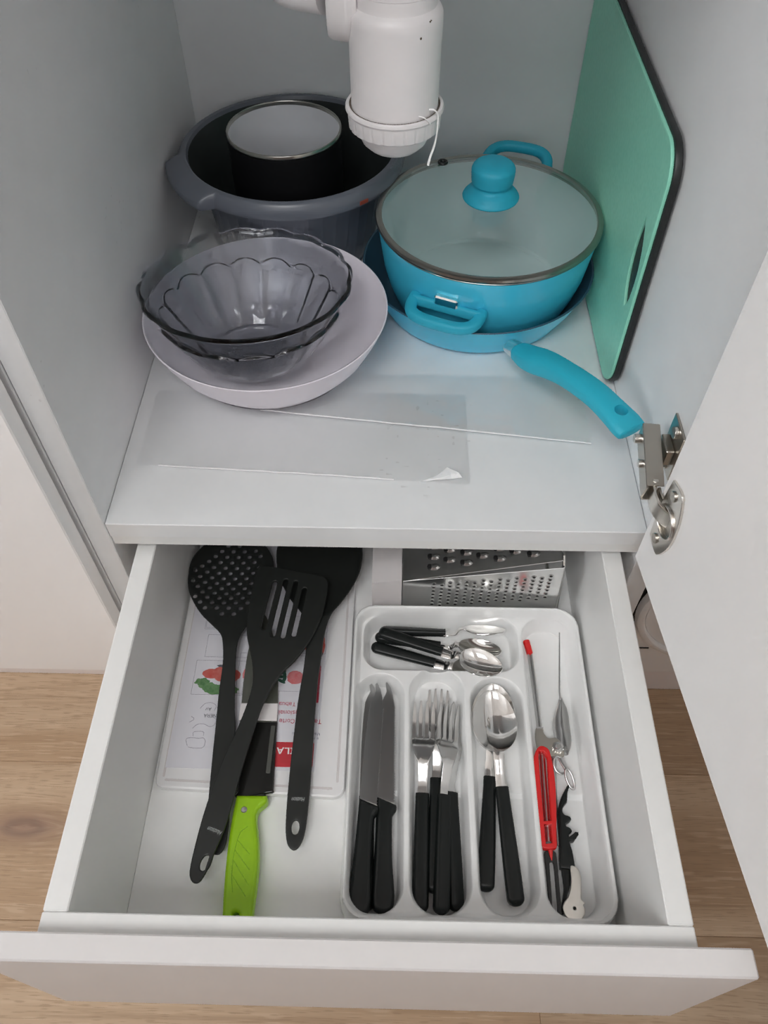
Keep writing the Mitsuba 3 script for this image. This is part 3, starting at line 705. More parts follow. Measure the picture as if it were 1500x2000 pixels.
printed('red_strip', rrect(.1735, .1805, -.0850, -.0460, .0006, 2), 'print_crimson')
printed('picture', blob(.1100, -.0560, .0060, .0080, 54, amp=.2), 'fruit_pink', dz=.0001)
# outline drawings of a cook's hat and pans
def outline(P, w=.00035):
    P = spline(P, 4, False); n = np.gradient(P, axis=0); n = np.stack([-n[:, 1], n[:, 0]], 1); n /= np.linalg.norm(n, axis=1, keepdims=True)
    printed('line_drawing', np.vstack([P + n * w, (P - n * w)[::-1]]), 'print_line')
for P in ([(.062, -.130), (.060, -.124), (.0635, -.122), (.072, -.1225), (.0755, -.122), (.078, -.125), (.077, -.131), (.070, -.132), (.063, -.131)], [(.066, -.1205), (.066, -.1165), (.0745, -.116), (.0755, -.120)],
          [(.064, -.113), (.068, -.109), (.074, -.1085), (.080, -.111), (.084, -.109), (.085, -.104), (.081, -.101)], [(.060, -.107), (.064, -.104), (.061, -.101)], [(.068, -.093), (.072, -.088), (.078, -.087), (.083, -.090), (.082, -.095)],
          [(.084, -.092), (.088, -.086), (.096, -.085), (.099, -.090), (.095, -.094), (.089, -.094)]):
    outline(P)
tag(BB, 'white plastic chopping board with a printed paper sheet lying under the black utensils', 'chopping board')

# ---- black nylon utensils
def bend(m, fn, l=.004): return warp(refine(m, l), lambda x, y, z: (x, y, z + fn(x, y)))
def logo(parent, x, y, z, length, ang, h=.0034):
    m = meshkit.text_mesh('Hudson', h, .00015); v = m.vertices.copy()
    v[:, 0] = v[:, 0] + v[:, 1] * .35; s = length / np.ptp(v[:, 0]); v[:, 0] *= s
    v[:, 0] -= length / 2; v[:, 1] -= h / 2
    c, sn = math.cos(ang), math.sin(ang)
    add(parent + '__lettering', tm(np.column_stack([x + v[:, 0] * c - v[:, 1] * sn, y + v[:, 0] * sn + v[:, 1] * c, z + v[:, 2]]), m.faces), 'grey_print', False)
# skimmer
hc_, hr = V([.0790, .0580]), .0445
th = np.radians(np.linspace(-8, 186, 30))
head = [hc_ + hr * V([math.cos(a), math.sin(a)]) for a in th]
left = [(.0360, .0400), (.0395, .0280), (.0460, .0160), (.0560, .0020), (.0690, -.0105), (.0774, -.0185), (.0818, -.0260), (.0850, -.0420), (.0862, -.0571), (.0862, -.0796), (.0874, -.1083), (.0888, -.1424), (.0905, -.1745), (.0925, -.2049), (.0945, -.2170), (.0990, -.2240), (.1040, -.2262), (.1084, -.2245), (.1113, -.2174)]
right = [(.1117, -.2081), (.1115, -.1961), (.1090, -.1560), (.1062, -.1149), (.1039, -.1009), (.1004, -.0719), (.0978, -.0414), (.0985, -.0260), (.1030, -.0140), (.1110, .0000), (.1175, .0160), (.1215, .0340)]
ol = np.vstack([head[:-1], spline(V(left + right), 3, False)])
holes = []
for r_ in range(-9, 10):
    for c_ in range(-6, 7):
        x = .0772 + (c_ + (.5 if r_ % 2 else 0)) * .01215; y = .0560 + r_ * .0067
        if ((x - .0785) / .0385) ** 2 + ((y - .0470) / .0470) ** 2 < 1: holes.append(circle(x, y, .00235, 10))
def sk_z(x, y):
    r = np.hypot(x - hc_[0], y - hc_[1]); d = np.clip(1 - (r / .046) ** 2, 0, 1)
    return -.0075 * d + np.interp(y, [-.23, -.12, -.03, .02, .11], [.0, .0045, .0115, .0110, .0110])
SKZ = ZF + .0125
add('skimmer__body', bend(slab(ol, .0020, .0007, holes), lambda x, y: sk_z(x, y) + SKZ), 'black_nylon', 35)
tag('skimmer', 'black skimmer with a round head full of small holes', 'skimmer')
# ladle (deep serving spoon)
lh = [(.2165, .0560), (.2105, .0360), (.2000, .0178), (.1890, .0000), (.1838, -.0204), (.1819, -.0475), (.1803, -.0703), (.1796, -.1064), (.1797, -.1405), (.1798, -.1600), (.1795, -.1851), (.1782, -.2065), (.1748, -.2175), (.1698, -.2215), (.1644, -.2175), (.1619, -.2094), (.1607, -.1976), (.1602, -.1731), (.1604, -.1475), (.1613, -.1216), (.1623, -.0967), (.1640, -.0759), (.1658, -.0555), (.1662, -.0204), (.1590, .0010), (.1450, .0190), (.1335, .0400), (.1275, .0610), (.1265, .0810), (.1320, .1010), (.1450, .1180), (.1600, .1270), (.1720, .1290), (.1850, .1270), (.2000, .1180), (.2120, .1010), (.2170, .0810)]
lo = spline(V(lh), 3)
def ld_z(x, y):
    r2 = ((x - .1720) / .0440) ** 2 + ((y - .0780) / np.where(y < .078, .082, .049)) ** 2
    return -.0175 * np.clip(1 - r2, 0, 1) ** .75 + np.interp(y, [-.23, -.15, -.05, .02, .13], [.0000, .0030, .0150, .0190, .0190])
LDZ = ZF + .0125
add('ladle__body', bend(slab(lo, .0032, .0012, [circle(.1696, -.2029, .0034, 18, .0060)]), lambda x, y: ld_z(x, y) + LDZ), 'black_nylon', 40)
logo('ladle', .1703, -.1795, LDZ + .00325 + np.interp(-.1795, [-.23, -.15], [0, .003]), .0115, math.radians(181))
tag('ladle', 'black ladle with a deep bowl and a hanging hole beside the cutlery tray', 'ladle')
# slotted turner
to = V([(.1159, .0536), (.1093, .0496), (.1067, .0296), (.1060, -.0092), (.1081, -.0279), (.1131, -.0444), (.1175, -.0604), (.1194, -.0773), (.1174, -.0937), (.1120, -.1157), (.1064, -.1334), (.1000, -.1539), (.0933, -.1851), (.0900, -.2042), (.0871, -.2283), (.0864, -.2425), (.0887, -.2490), (.0928, -.2512), (.0971, -.2488), (.1022, -.2378), (.1054, -.2267), (.1105, -.2107), (.1134, -.1966), (.1161, -.1797), (.1188, -.1625), (.1234, -.1368), (.1293, -.1072), (.1355, -.0879), (.1415, -.0752), (.1482, -.0652), (.1571, -.0550), (.1667, -.0401), (.1744, -.0238), (.1811, -.0012), (.1840, .0297), (.1812, .0391), (.1732, .0429), (.1435, .0489)])
slots = [pill(a, b, .00235) for a, b in (((.1294, .0322), (.1234, -.0192)), ((.1403, .0347), (.1335, -.0267)), (((.1507, .0327)), (.1435, -.0281)), (((.1602, .0247)), (.1540, -.0262)))]
thole = circle(.0982, -.2355, .0036, 18, .0062, math.radians(-18))
def tn_z(x, y): return np.interp(y, [-.26, -.20, -.12, -.06, -.02, .06], [.0075, .0115, .0150, .0195, .0205, .0215])
TNZ = ZF + .0135
add('turner__body', bend(slab(spline(to, 3), .0030, .0012, slots + [thole]), lambda x, y: tn_z(x, y) + TNZ), 'black_nylon', 40)
logo('turner', .1030, -.2105, TNZ + .00325 + float(tn_z(0, -.2105)), .0128, math.radians(161))
tag('turner', 'black slotted turner lying on top of the skimmer and the ladle', 'turner')

# ---- green knife
gz = ZF + .0035
go = V([(.1152, -.1767), (.1152, -.1767), (.1421, -.1763), (.1421, -.1763), (.1427, -.1815), (.1400, -.1850), (.1367, -.1880), (.1348, -.1935), (.1360, -.2010), (.1392, -.2160), (.1412, -.2330), (.1416, -.2480), (.1412, -.2620), (.1408, -.2740), (.1395, -.2850), (.1340, -.2905), (.1260, -.2915), (.1190, -.2895), (.1165, -.2840), (.1168, -.2740), (.1152, -.2560), (.1138, -.2300), (.1136, -.2104), (.1139, -.1925)])
gm = slab(spline(go, 4), .0150, .0036, [circle(.1275, -.2735, .0030, 20)], 4)
add('kitchen_knife__handle', warp(gm, lambda x, y, z: (x, y, z + gz)), 'lime', 35, label='lime green handle')
add('kitchen_knife__rivet', move(lathe([(.0001, .0007), (.0022, .0006), (.0028, 0), (.0028, -.002)], 20), (.1238, -.1895, gz + .0150)), 'steel_brushed', 40)
gl = [[(.1235, -.2080), (.1215, -.2150), (.1200, -.2290), (.1208, -.2450), (.1230, -.2560)], [(.1235, -.2080), (.1290, -.2035)], [(.1215, -.2150), (.1330, -.2260)], [(.1203, -.2230), (.1345, -.2385)], [(.1200, -.2310), (.1350, -.2500)], [(.1208, -.2430), (.1340, -.2590)]]
for P in gl:
    P = spline(V(P), 4, False)
    add('kitchen_knife__groove', sweep(np.column_stack([P, np.full(len(P), gz + .01490)]), .00035, .00028, 6), 'lime_groove', True)
bl = V([(.1125, -.1720), (.1125, -.1720), (.1460, -.1725), (.1460, -.1725), (.1445, -.1300), (.1425, -.0900), (.1380, -.0500), (.1310, -.0180), (.1230, .0020), (.1170, .0100), (.1120, .0000), (.1070, -.0300), (.1065, -.0600), (.1080, -.1000)])
BZ = ZF + .0115
add('kitchen_knife__blade', slab(spline(bl, 3), .0018, .0006, z=BZ), 'coated_blade', 35, label='dark coated blade')
add('kitchen_knife__heel', rbox(.1180, .1400, -.1790, -.1700, gz + .003, BZ + .0017, .001), 'black_plain', False)
sh = V([(.1105, -.1075), (.1105, -.1075), (.1437, -.1070), (.1437, -.1070), (.1468, -.1700), (.1468, -.1700), (.1462, -.1730), (.1300, -.1745), (.1158, -.1742), (.1152, -.1720)])
add('kitchen_knife__sheath', slab(spline(sh, 3), .0042, .0016, z=BZ - .0010, n=3), 'sheath_black', 35, label='shiny black blade cover')
add('kitchen_knife__sheath_reflection', slab(rrect(.1385, .1425, -.1560, -.1110, .0008, 3), .0005, .0002, z=BZ + .0031), 'reflection_grey', False, label='reflection painted as a paler strip along the cover')  # light reflected on the cover, put in as a grey strip
add('kitchen_knife__paper_band', slab(V([(.1070, -.1055), (.1432, -.1060), (.1425, -.0880), (.1068, -.0885)]), .0030, .0008, z=BZ - .0006), 'print_white', False, label='white band round the blade')
tag('kitchen_knife', 'kitchen knife with lime green handle and dark covered blade', 'knife')

# ---- cutlery tray
TRIM = ZF + .034
comps = [(.2220, .3750, -.0560, .0050, .020), (.2165, .2632, -.2720, -.0600, .0225), (.2672, .3195, -.2720, -.0530, .0250), (.3240, .3750, -.2720, -.0620, .0245), (.3785, .4290, -.2720, .0040, .0215)]
def sd(x, y, x0, x1, y0, y1, r):
    cx, cy, hx, hy = (x0 + x1) / 2, (y0 + y1) / 2, (x1 - x0) / 2 - r, (y1 - y0) / 2 - r
    qx, qy = np.abs(x - cx) - hx, np.abs(y - cy) - hy
    return np.hypot(np.maximum(qx, 0), np.maximum(qy, 0)) + np.minimum(np.maximum(qx, qy), 0) - r
nx_, ny_ = 225, 290
gx, gy = np.meshgrid(np.linspace(.2105, .4370, nx_), np.linspace(-.2805, .0135, ny_), indexing='ij')
outer = sd(gx, gy, .2130, .4340, -.2775, .0105, .020)
tz = np.full_like(gx, TRIM)
part = TRIM - .009
inner = sd(gx, gy, .2155, .4310, -.2740, .0075, .019)
tz = np.where(inner < 0, TRIM - .010 * np.clip(-inner / .004, 0, 1), TRIM)
for c_ in comps:
    s = sd(gx, gy, *c_)
    d = np.clip(-s / .0055, 0, 1); d = d * d * (3 - 2 * d)
    fl = ZF + .0022 + .0022 * np.clip((gy + .170) / .004, 0, 1) * (c_[2] < -.2)
    tz = tz + (fl - tz) * d
tz = tz - (TRIM - ZF - .0008) * np.clip(outer / .0020, 0, 1)
keep = outer < .0026
I = np.arange(nx_ * ny_).reshape(nx_, ny_)
q = keep[:-1, :-1] & keep[1:, :-1] & keep[1:, 1:] & keep[:-1, 1:]
a, b, c, d = I[:-1, :-1][q], I[1:, :-1][q], I[1:, 1:][q], I[:-1, 1:][q]
tv = np.stack([gx, gy, tz], -1).reshape(-1, 3); tf = np.vstack([np.stack([a, b, c], 1), np.stack([a, c, d], 1)])
tray = tm(tv, tf); tray.remove_unreferenced_vertices()
add('cutlery_tray', tray, 'tray_plastic', True, label='translucent white cutlery tray with five compartments in the drawer', cat='cutlery tray')
ZT = ZF + .0030

# ---- cutlery, each built lying along +y with the butt of its handle at the origin
def handle_black(L, w0, w1, t0, t1, pw=3.2):
    y = np.r_[0, .25, .6, .9, 1] * L
    P = np.column_stack([0 * y, y, 0 * y]); P[0, 1] = .006
    return sweep(*capsule_ends(P, [w0, w0, (w0 + w1) / 2, w1, w1], [t0, t0, (t0 + t1) / 2, t1, t1], .006, 6, True, False), 24, power=pw)
def egg(n):
    u = np.linspace(0, 1, n); return u
def spoon_metal(y0, neck, L, wn, w, depth, t):
    """stem from y0 to neck, then the bowl to L"""
    ys = np.linspace(y0, neck, 14)[:-1]; ws = np.interp(ys, [y0, y0 + (neck - y0) * .55, neck], [.0052, .0046, wn]); dz = 0 * ys
    u = (1 - np.cos(np.linspace(0, math.pi, 30))) / 2
    yb = neck + (L - neck) * u
    wb = w * np.sqrt(np.clip(1 - (2 * u - 1) ** 2, 0, 1)) * (1 + .22 * (.5 - u)) 
    wb = np.maximum(wb, np.where(u < .5, wn, .0004))
    Y = np.r_[ys, yb]; Wd = np.r_[ws, wb]
    dep = np.r_[0 * ys, depth * np.clip(np.sin(math.pi * np.clip(u, 0, 1)), 0, 1) ** .8]
    stem = np.interp(Y, [y0, y0 + .012, neck - .004, neck + .010, L], [.0, .0008, .0065, .0055, .0055])
    v = np.linspace(-1, 1, 21)
    X = Wd[:, None] * v[None]; Z = stem[:, None] - dep[:, None] * (1 - v[None] ** 2) + np.where(Y < neck, -.0010, 0)[:, None] * v[None] ** 2
    return shell(np.stack([X, np.repeat(Y[:, None], 21, 1), Z], -1), t)
def fork_metal(y0, L):
    w = .0108; nb, tb = L - .054, L - .0365
    R = [(.0046, y0), (.0042, y0 + .012), (.0050, nb - .004), (.0080, nb + .004), (.0102, nb + .011), (w, tb), (w, tb + .010)]
    pitch = .00575
    xs = [-1.5 * pitch, -.5 * pitch, .5 * pitch, 1.5 * pitch]
    out = [V(p) for p in R]
    for i in (3, 2, 1, 0):
        x = xs[i]; hw = .0018
        out += [V([x + hw + (.0003 if i == 3 else 0), L - .012]), V([x + .0008, L - (.0 if i in (1, 2) else .0012)]), V([x - .0008, L - (.0 if i in (1, 2) else .0012)]), V([x - hw, L - .012])]
        if i: out += [V([x - hw - .0002, tb + .004]), V([x - pitch / 2, tb + .0015]), V([x - pitch + hw + .0002, tb + .004])]
    out += [V([-p[0], p[1]]) for p in R[::-1]]
    m = slab(V(out), .0016, .0005)
    m = refine(m, .0035)
    def zf(x, y, z):
        h = np.interp(y, [y0, y0 + .012, nb - .002, nb + .014, tb, tb + .016, L], [0, .0004, .0075, .0052, .0028, .0030, .0075])
        return x, y, z + h - .0008
    return warp(m, zf)
def knife_metal(y0, L):
    """blade from y0 to L with a serrated right edge"""
    R = [(.0100, y0 - .0060)]
    yy = np.arange(y0 - .004, L - .026, .0024)
    for i, y in enumerate(yy):
        b = .0098 + .0004 * math.sin((y - y0) / (L - y0) * math.pi)
        R += [(b - .0009, y), (b, y + .0012)]
    R += [(.0092, L - .022), (.0078, L - .014), (.0056, L - .006), (.0020, L + .0), (.0005, L - .001), (.0016, L - .010)]
    Lf = [(-.0012, L - .016), (-.0030, L - .021), (-.0044, L - .035), (-.0056, L - .06), (-.0062, y0 + .0)]
    return slab(V(R + Lf), .0012, .0004)
def knife_handle(y0):
    P = spline([(-.0064, y0), (-.0064, y0), (.0108, y0 - .0068), (.0108, y0 - .0068), (.0110, y0 - .0110), (.0085, y0 - .0150), (.0072, y0 - .0200), (.0074, y0 - .05), (.0090, .020), (.0094, .010), (.0070, .0022), (0, -.0005), (-.0075, .0025), (-.0092, .010), (-.0088, .020), (-.0075, y0 - .05), (-.0066, y0 - .02)], 4)
    return slab(P, .0105, .0036, n=3, z=-.0052)
def place(m, A, ang, z, pitch=0., roll=0.):
    """butt at A (x, y), height z; heading ang degrees from +y towards +x; pitch lifts the tip; roll about its length"""
    Mx = trimesh.transformations.rotation_matrix
    X = Mx(-math.radians(ang), (0, 0, 1)) @ Mx(math.radians(pitch), (1, 0, 0)) @ Mx(math.radians(roll), (0, 1, 0))
    m = m.copy(); m.apply_transform(X); return move(m, (A[0], A[1], z))
kb, kh = knife_metal(.0930, .2030), knife_handle(.0930)
def knife(A, ang, z, label, pitch=0., roll=0.):
    r = 'steak_knife'; n = sum(1 for x in labels if x.startswith(r) and '__' not in x)
    r = r if n == 0 else f'{r}_{n:03d}'
    add(r + '__blade', place(kb, A, ang, z, pitch, roll), 'steel_blade', 35, label='serrated steel blade'); add(r + '__handle', place(kh, A, ang, z, pitch, roll), 'black_handle', 35)
    tag(r, label, 'knife', 'steak knives in the cutlery tray')
knife((.2268, -.2715), 2.2, ZT + .0150, 'black handled steak knife in the middle of the three, half over the left one', .6, -7)
knife((.2462, -.2685), -.6, ZT + .0110, 'black handled steak knife with its toothed edge clear, beside the forks', .6, 5)
knife((.2310, -.2660), -.8, ZT + .0058, 'black handled steak knife at the bottom of the pile, only its blade edge showing', .4)
fm_, fh_ = fork_metal(.0930, .1800), handle_black(.0960, .0068, .0060, .0052, .0042)
sm_, sh_ = spoon_metal(.0930, .1260, .1850, .0050, .0200, .0075, .0011), handle_black(.0960, .0072, .0058, .0052, .0042)
tm_, th_ = spoon_metal(.0640, .0840, .1260, .0034, .0130, .0050, .0009), handle_black(.0660, .0058, .0048, .0042, .0035)
def piece(r, metal, handle, mats, A, ang, z, label, grp, cat_, pitch=0., roll=0.):
    n = sum(1 for x in labels if x.startswith(r) and '__' not in x and x[len(r):len(r) + 1] in ('', '_') and (len(x) == len(r) or x[len(r) + 1:].isdigit()))
    r = r if n == 0 else f'{r}_{n:03d}'
    add(r + mats[0], place(metal, A, ang, z, pitch, roll), 'steel_bright' if 'bowl' in mats[0] else 'steel', 40); add(r + '__handle', place(handle, A, ang, z, pitch, roll), 'black_handle', 35)
    tag(r, label, cat_, grp)
FK = ('__tines',)
def fork(A, ang, z, label, pitch=0., roll=0.): piece('table_fork', fm_, fh_, FK, A, ang, z, label, 'forks in the cutlery tray', 'fork', pitch, roll)
fork((.2768, -.2670), 1.5, ZT + .0080, 'black handled fork nearest the knives with its tines flat to view', 1.4)
fork((.2888, -.2520), 2.2, ZT + .0060, 'black handled fork lying underneath, its tines reaching furthest back', .5)
fork((.2935, -.2690), 3.0, ZT + .0130, 'black handled fork on top with tilted tines in the middle of the fork pile', .3, 20)
fork((.3062, -.2650), -.8, ZT + .0070, 'black handled fork nearest the spoons, mostly hidden by its neighbour', .8, 30)
def spoon(A, ang, z, label, pitch=0., roll=0.): piece('table_spoon', sm_, sh_, ('__bowl',), A, ang, z, label, 'tablespoons in the cutlery tray', 'spoon', pitch, roll)
spoon((.3310, -.2500), 5.6, ZT + .0078, 'black handled tablespoon underneath, its bowl peeping out behind the other', .6)
spoon((.3552, -.2612), -3.4, ZT + .0112, 'black handled tablespoon on top with its shiny bowl in full view', 2.3)
def tsp(A, ang, z, label, pitch=0., roll=0.): piece('teaspoon', tm_, th_, ('__bowl',), A, ang, z, label, 'teaspoons in the cutlery tray', 'spoon', pitch, roll)
tsp((.2295, -.0228), 106, ZT + .0060, 'black handled teaspoon lying lowest in the heap nearest the drawer front', 1.0, 12)
tsp((.2330, -.0150), 99, ZT + .0120, 'black handled teaspoon in the middle of the heap between two others', 1.0, -20)
tsp((.2375, -.0098), 91.5, ZT + .0150, 'black handled teaspoon at the back of the heap lying on its side', .5, -42)
tsp((.2370, -.0145), 109, ZT + .0220, 'black handled teaspoon on top of the heap showing its broad handle', -.5, 6)

# ---- can opener, peeler, corkscrew and pick in the long compartment
OZ = ZT + .010
add('can_opener__red_tip', sweep(*capsule_ends([(0.3849, -0.0166, OZ), (0.3873, -0.0301, OZ)], [.0032, .0030], [.0032, .0030], .0014), 16, power=3.), 'red_plastic', 35, label='red plastic tip')
for s in (-1, 1):
    add('can_opener__rod', sweep([(0.3873 + s * .0016, -0.0286, OZ), (0.3885 + s * .0016, -0.0693, OZ), (0.3891 + s * .0014, -0.1089, OZ)], .0011, .0016, 12), 'steel', 35)
add('can_opener__rod', sweep([(0.3873, -0.0286, OZ - .0008), (0.3891, -0.1089, OZ - .0008)], .0014, .0006, 10, power=5.), 'steel_brushed', 35)
bp = V([(.3863, -.1073), (.3918, -.1073), (.3922, -.1114), (.3947, -.1165), (.3983, -.1177), (.4029, -.1171), (.4069, -.1205), (.4084, -.1276), (.4088, -.1345), (.3967, -.1349), (.3947, -.1327), (.3912, -.1302), (.3856, -.1287), (.3843, -.1215), (.3843, -.1144)])
add('can_opener__body', slab(spline(bp, 3), .0022, .0005, z=OZ - .0005), 'nickel', 35)
add('can_opener__collar', rbox(.3860, .3924, -.1088, -.1068, OZ - .0015, OZ + .0026, .0006), 'steel_bright', False)
add('can_opener__gear', move(lathe([(.0001, .0036), (.0022, .0036), (.0028, .003), (.0048, .0028), (.0050, .0020), (.0050, 0)], 60, lambda t_, R, Z: (R * (1 + .05 * np.sign(np.sin(t_ * 15)) * (R > .004)), Z)), (0.4038, -0.1270, OZ + .0016)), 'steel', 35, label='toothed wheel')
def ring3(c, rx, ry, ang, r, tilt=0.):
    a = np.linspace(0, 2 * math.pi, 33)
    x, y = rx * np.cos(a), ry * np.sin(a); cs, sn = math.cos(ang), math.sin(ang)
    P = np.column_stack([c[0] + x * cs - y * sn, c[1] + x * sn + y * cs, c[2] + y * tilt])
    return sweep(P, r, r * .7, 10, cap=False)
add('can_opener__turning_key', cat(ring3((0.4044, -0.1420, OZ - .001), .0052, .0075, .35, .0011, .3), ring3((0.4119, -0.1547, OZ), .0030, .0085, .30, .0012, .3), sweep([(0.4038, -0.1313, OZ), (0.4066, -0.1405, OZ + .001), (0.4112, -0.1486, OZ + .001)], .0022, .0009, 10)), 'steel', 35, label='wing key')
add('can_opener__lower_handle', sweep([(0.4000, -0.1333, OZ - .002), (0.3990, -0.1455, OZ - .003), (0.3959, -0.1862, OZ - .003), (0.3954, -0.2117, OZ - .003)], [.0022] * 4, [.0016] * 4, 10), 'steel_brushed', 35)
tag('can_opener', 'steel can opener with a red tipped handle and turning key', 'can opener')

PZ2 = ZT + .0165
po_ = V([(.3872, -.1283), (.3824, -.1324), (.3786, -.1431), (.3763, -.1553), (.3761, -.1665), (.3766, -.1765), (.3784, -.1917), (.3790, -.2044), (.3786, -.2134), (.3799, -.2169), (.3847, -.2179), (.3901, -.2172), (.3919, -.2154), (.3925, -.2062), (.3945, -.1888), (.3962, -.1675), (.3963, -.1512), (.3953, -.1380), (.3931, -.1308)])
s1 = spline(V([(.3840, -.1390), (.3865, -.1341), (.3898, -.1341), (.3919, -.1390), (.3919, -.1390), (.3894, -.1945), (.3894, -.1945), (.3830, -.1950), (.3830, -.1950)]), 3)
s2 = V([(.3829, -.1981), (.3891, -.1977), (.3882, -.2130), (.3828, -.2136)])
add('peeler__frame', slab(spline(po_, 3), .0075, .0009, [s1, s2], 3, PZ2 - .0040), 'red_plastic', 35, label='red frame with long slot')
bw = lambda y: np.interp(y, [-.2145, -.1950, -.1340], [.3864, .3866, .3884])
yy = np.linspace(-.2105, -.1340, 14); v_ = np.linspace(-1, 1, 9)
Gb = np.stack([bw(yy)[:, None] + .0026 * v_[None], np.repeat(yy[:, None], 9, 1), PZ2 - .0012 - .0016 * np.repeat(v_[None] ** 2, 14, 0)], -1)
add('peeler__blade', shell(Gb, .0006), 'steel', 40, label='steel blade seen through the slot')
add('peeler__blade_ridge', sweep(np.column_stack([bw(yy), yy, np.full(14, PZ2 - .0010)]), .0007, .0006, 8), 'steel_bright', True)
add('peeler__nib', sweep([(.3867, -.2155, PZ2 - .001), (.3868, -.2200, PZ2 - .001), (.3870, -.2258, PZ2 - .0012)], [.0026, .0017, .0005], [.0022, .0016, .0006], 12), 'red_plastic', 35)
lp = V([(.3820, -.2190), (.3863, -.2177), (.3911, -.2190), (.3916, -.2266), (.3914, -.2450), (.3910, -.2674), (.3906, -.2715), (.3906, -.2715), (.3812, -.2721), (.3812, -.2721), (.3810, -.2674), (.3816, -.2450), (.3816, -.2266)])
ls = V([(.3849, -.2287), (.3865, -.2268), (.3885, -.2287), (.3883, -.2450), (.3879, -.2633), (.3863, -.2659), (.3840, -.2633), (.3845, -.2450)])
add('peeler__handle_loop', slab(spline(lp, 3), .0036, .0006, [spline(ls, 3)], 2, PZ2 - .0052), 'black_plain', 35, label='black wire handle')
tag('peeler', 'red peeler with steel blade and black loop handle', 'peeler')

kz = ZT + .0075
ck = V([(.4098, -.1601), (.4050, -.1665), (.4003, -.1756), (.3975, -.1862), (.3967, -.1975), (.3961, -.2086), (.3947, -.2211), (.3942, -.2310), (.3942, -.2310), (.4070, -.2325), (.4070, -.2325), (.4066, -.2231), (.4060, -.2160), (.4047, -.2100), (.4069, -.2094), (.4090, -.2085), (.4115, -.2043), (.4132, -.2006), (.4132, -.2006), (.4090, -.2050), (.4074, -.2056), (.4050, -.2054), (.4054, -.2028), (.4079, -.2007), (.4064, -.1979), (.4034, -.1965), (.4036, -.1942), (.4064, -.1928), (.4084, -.1908), (.4073, -.1882), (.4034, -.1870), (.4017, -.1845), (.4021, -.1813), (.4046, -.1779), (.4064, -.1759), (.4072, -.1723), (.4080, -.1674)])
add('corkscrew__body', slab(spline(ck, 2), .0085, .0020, (), 2, kz - .003), 'black_handle', 35)
am = V([(.3954, -.2295), (.3954, -.2295), (.4032, -.2295), (.4032, -.2295), (.4028, -.2387), (.4004, -.2468), (.3967, -.2540), (.3938, -.2611), (.3926, -.2662), (.3923, -.2611), (.3943, -.2529), (.3960, -.2448)])
add('corkscrew__arm', slab(spline(am, 3), .0060, .0018, (), 2, kz - .003), 'black_handle', 35)
lv = V([(.4024, -.2292), (.4079, -.2307), (.4099, -.2353), (.4103, -.2404), (.4093, -.2486), (.4083, -.2544), (.4098, -.2564), (.4112, -.2580), (.4096, -.2593), (.4104, -.2619), (.4100, -.2660), (.4062, -.2704), (.4022, -.2716), (.3976, -.2706), (.3938, -.2670), (.3924, -.2613), (.3945, -.2568), (.3976, -.2533), (.4004, -.2468), (.4018, -.2389)])
add('corkscrew__lever', slab(spline(lv, 3), .0028, .0008, [circle(.4020, -.2618, .0011, 12)], 2, kz + .0035), 'nickel_light', 35, label='shiny metal lever')
add('corkscrew__hinge_pin', cyl((.4020, -.2618, kz + .0030), (.4020, -.2618, kz + .0066), .0009, 12), 'dark_hole', 30)
tag('corkscrew', 'black corkscrew with silver lever lying in the long compartment', 'corkscrew')

sz = ZT + .012
yy = np.linspace(-.1340, -.0780, 26); uu = (yy + .1340) / .056
wv = np.interp(uu, [0, .1, .25, .5, .62, .8, .93, 1], [.0010, .0040, .0062, .0069, .0066, .0046, .0020, .0010]); cx_ = np.interp(uu, [0, .5, 1], [.4108, .4086, .4116]); v_ = np.linspace(-1, 1, 13)
Gs = np.stack([cx_[:, None] + wv[:, None] * v_[None], np.repeat(yy[:, None], 13, 1), sz + .001 + .0042 * v_[None] * np.minimum(1, wv[:, None] / .006) - .0034 * (1 - v_[None] ** 2) * np.sin(math.pi * np.clip(uu, .02, .98))[:, None]], -1)
add('cocktail_spoon__bowl', shell(Gs, .0008), 'steel', 40)
add('cocktail_spoon__stem', sweep(*capsule_ends([(0.4117, -0.0794, sz), (0.4112, -0.0723, sz + .002), (0.4137, -0.0438, sz + .006), (0.4168, -0.0123, sz + .009)], [.0010, .0008, .0007, .0006], [.0010, .0008, .0007, .0006], .0008), 10), 'steel_brushed', 40)
tag('cocktail_spoon', 'slim steel spoon with a thin stem beside the red tipped can opener', 'spoon')

# ---- box grater lying at the back
GR = 'box_grater'
def quad_face(P, t, holes=(), b=.0004):
    """slab whose outline is the quad P (3-D, planar): returns mesh and the local frame (o, ex, ey, n)"""
    o = V(P[0], float); ex = V(P[1], float) - o; ex /= np.linalg.norm(ex); n = np.cross(ex, V(P[3], float) - o); n /= np.linalg.norm(n); ey = np.cross(n, ex)
    q = V([[(V(p) - o) @ ex, (V(p) - o) @ ey] for p in P])
    m = slab(q, t, b, holes, 1); v = m.vertices
    return tm(o + v[:, :1] * ex + v[:, 1:2] * ey + (v[:, 2:] - t) * n, m.faces), (o, ex, ey, n), q
zl, zr = -.1195, -.0865
F = [V(p) for p in ((.2600, .0215, ZF + .004), (.4170, .0160, ZF + .001), (.4145, .0300, zr), (.2600, .0245, zl))]
B = [V(p) for p in ((.2600, .082, ZF + .004), (.4170, .118, ZF + .001), (.4145, .115, zr + .002), (.2600, .080, zl))]
m, fr, q = quad_face(F, .0009)
o, ex, ey, n = fr
lips, pits = [], []
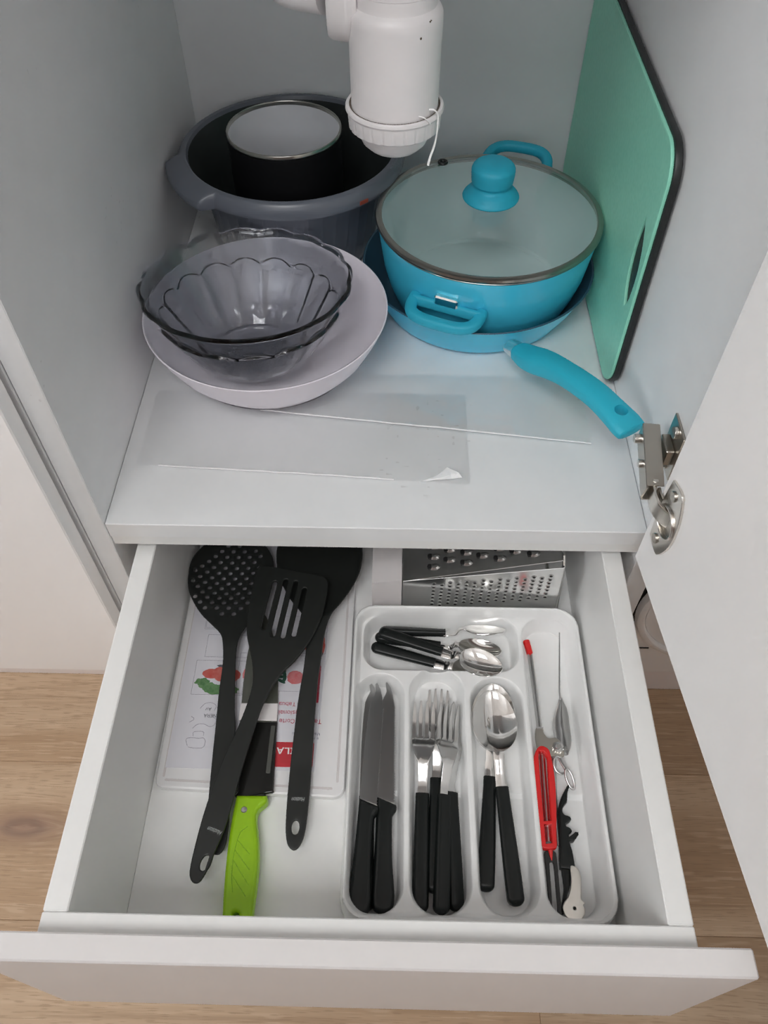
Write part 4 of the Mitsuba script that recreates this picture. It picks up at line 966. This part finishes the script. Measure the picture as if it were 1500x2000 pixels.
for j in range(15):
    for i in range(7):
        u = .0300 + j * .00800; y = .0535 + (u / .157) * .033 - .008 - i * .0058 - (.0029 if j % 2 else 0)
        if y < .012: continue
        c_ = o + ex * u + ey * y; fr_ = np.column_stack([ex, ey * .8, n])
        lips.append(lathe([(.0018, -.0002), (.0026, .0000), (.0023, .0006), (.0016, .0008)], 10)); lips[-1] = tm(c_ + lips[-1].vertices @ fr_.T, lips[-1].faces)
        pits.append(lathe([(.0019, .0002), (.0016, .0007), (.0001, .0007)], 10)); pits[-1] = tm(c_ + pits[-1].vertices @ fr_.T, pits[-1].faces)
add(GR + '__fine_face', cat(m, *lips), 'steel', False, label='bright face with small holes')
add(GR + '__fine_hole_shade', cat(*pits), 'dark_hole', False, kind='stuff')  # near-black discs; the shade inside the holes is put into their colour
Tq = [F[3], F[2], B[2], B[3]]
m, fr, q = quad_face(Tq, .0009)
bumps, darks = [], []
o, ex, ey, n = fr
for j in range(8):
    for i in range(5):
        u = .030 + i * .0010 + j * .0165; y = .012 + i * .0125 + (.00625 if j % 2 else 0)
        if y > .050 + u * .2 or u > .148: continue
        c_ = o + ex * (u + .0025) + ey * y
        dm_ = lathe([(.0052, 0), (.0048, .0012), (.0032, .0025), (.0001, .0030)], 16)
        Rm = np.column_stack([ex * 1.15, ey * .72, n])
        bumps.append(tm(c_ + dm_.vertices @ Rm.T, dm_.faces))
        h_ = lathe([(.0030, 0), (.0030, .0026), (.0001, .0027)], 14)
        darks.append(tm(c_ - ex * .0046 + h_.vertices @ np.column_stack([ex * .8, ey * 1.0, n]).T, h_.faces))
add(GR + '__coarse_face', cat(m, *bumps), 'steel', False, label='darker face with large raised teeth')
for d_ in darks: add(GR + '__tooth_opening_shade', d_, 'dark_hole', False)  # dark plugs whose colour stands for the shade inside each opening
m, _, _ = quad_face([B[1], B[0], B[3], B[2]], .0009); add(GR + '__back_face', m, 'steel', False)
rim = V([F[1], F[2], B[2], B[1]])
rc = rim.mean(0); loopP = []
for i in range(4):
    a_, b_ = rim[i], rim[(i + 1) % 4]
    for t_ in np.linspace(.06, .94, 6): loopP.append(a_ + (b_ - a_) * t_)
loopP = V(loopP + [loopP[0]]); 
add(GR + '__base_rim', sweep(loopP + [.001, 0, .0], .0026, .0018, 10, up=(1, 0, 0), cap=False), 'steel_bright', 35)
cp_ = [V(p) for p in ((.2290, .0225, ZF + .003), (.2590, .0215, ZF + .001), (.2590, .0245, zl + .001), (.2290, .0245, zl - .004))]
hull = m3.Manifold.hull_points(np.asarray([p + V([0, dy, 0]) for p in cp_ for dy in (0, .058)], np.float32))
add(GR + '__end_cap', unman(hull), 'pale_plastic', False, label='pale plastic end')
tag(GR, 'steel box grater lying at the back of the drawer behind the tray', 'grater')
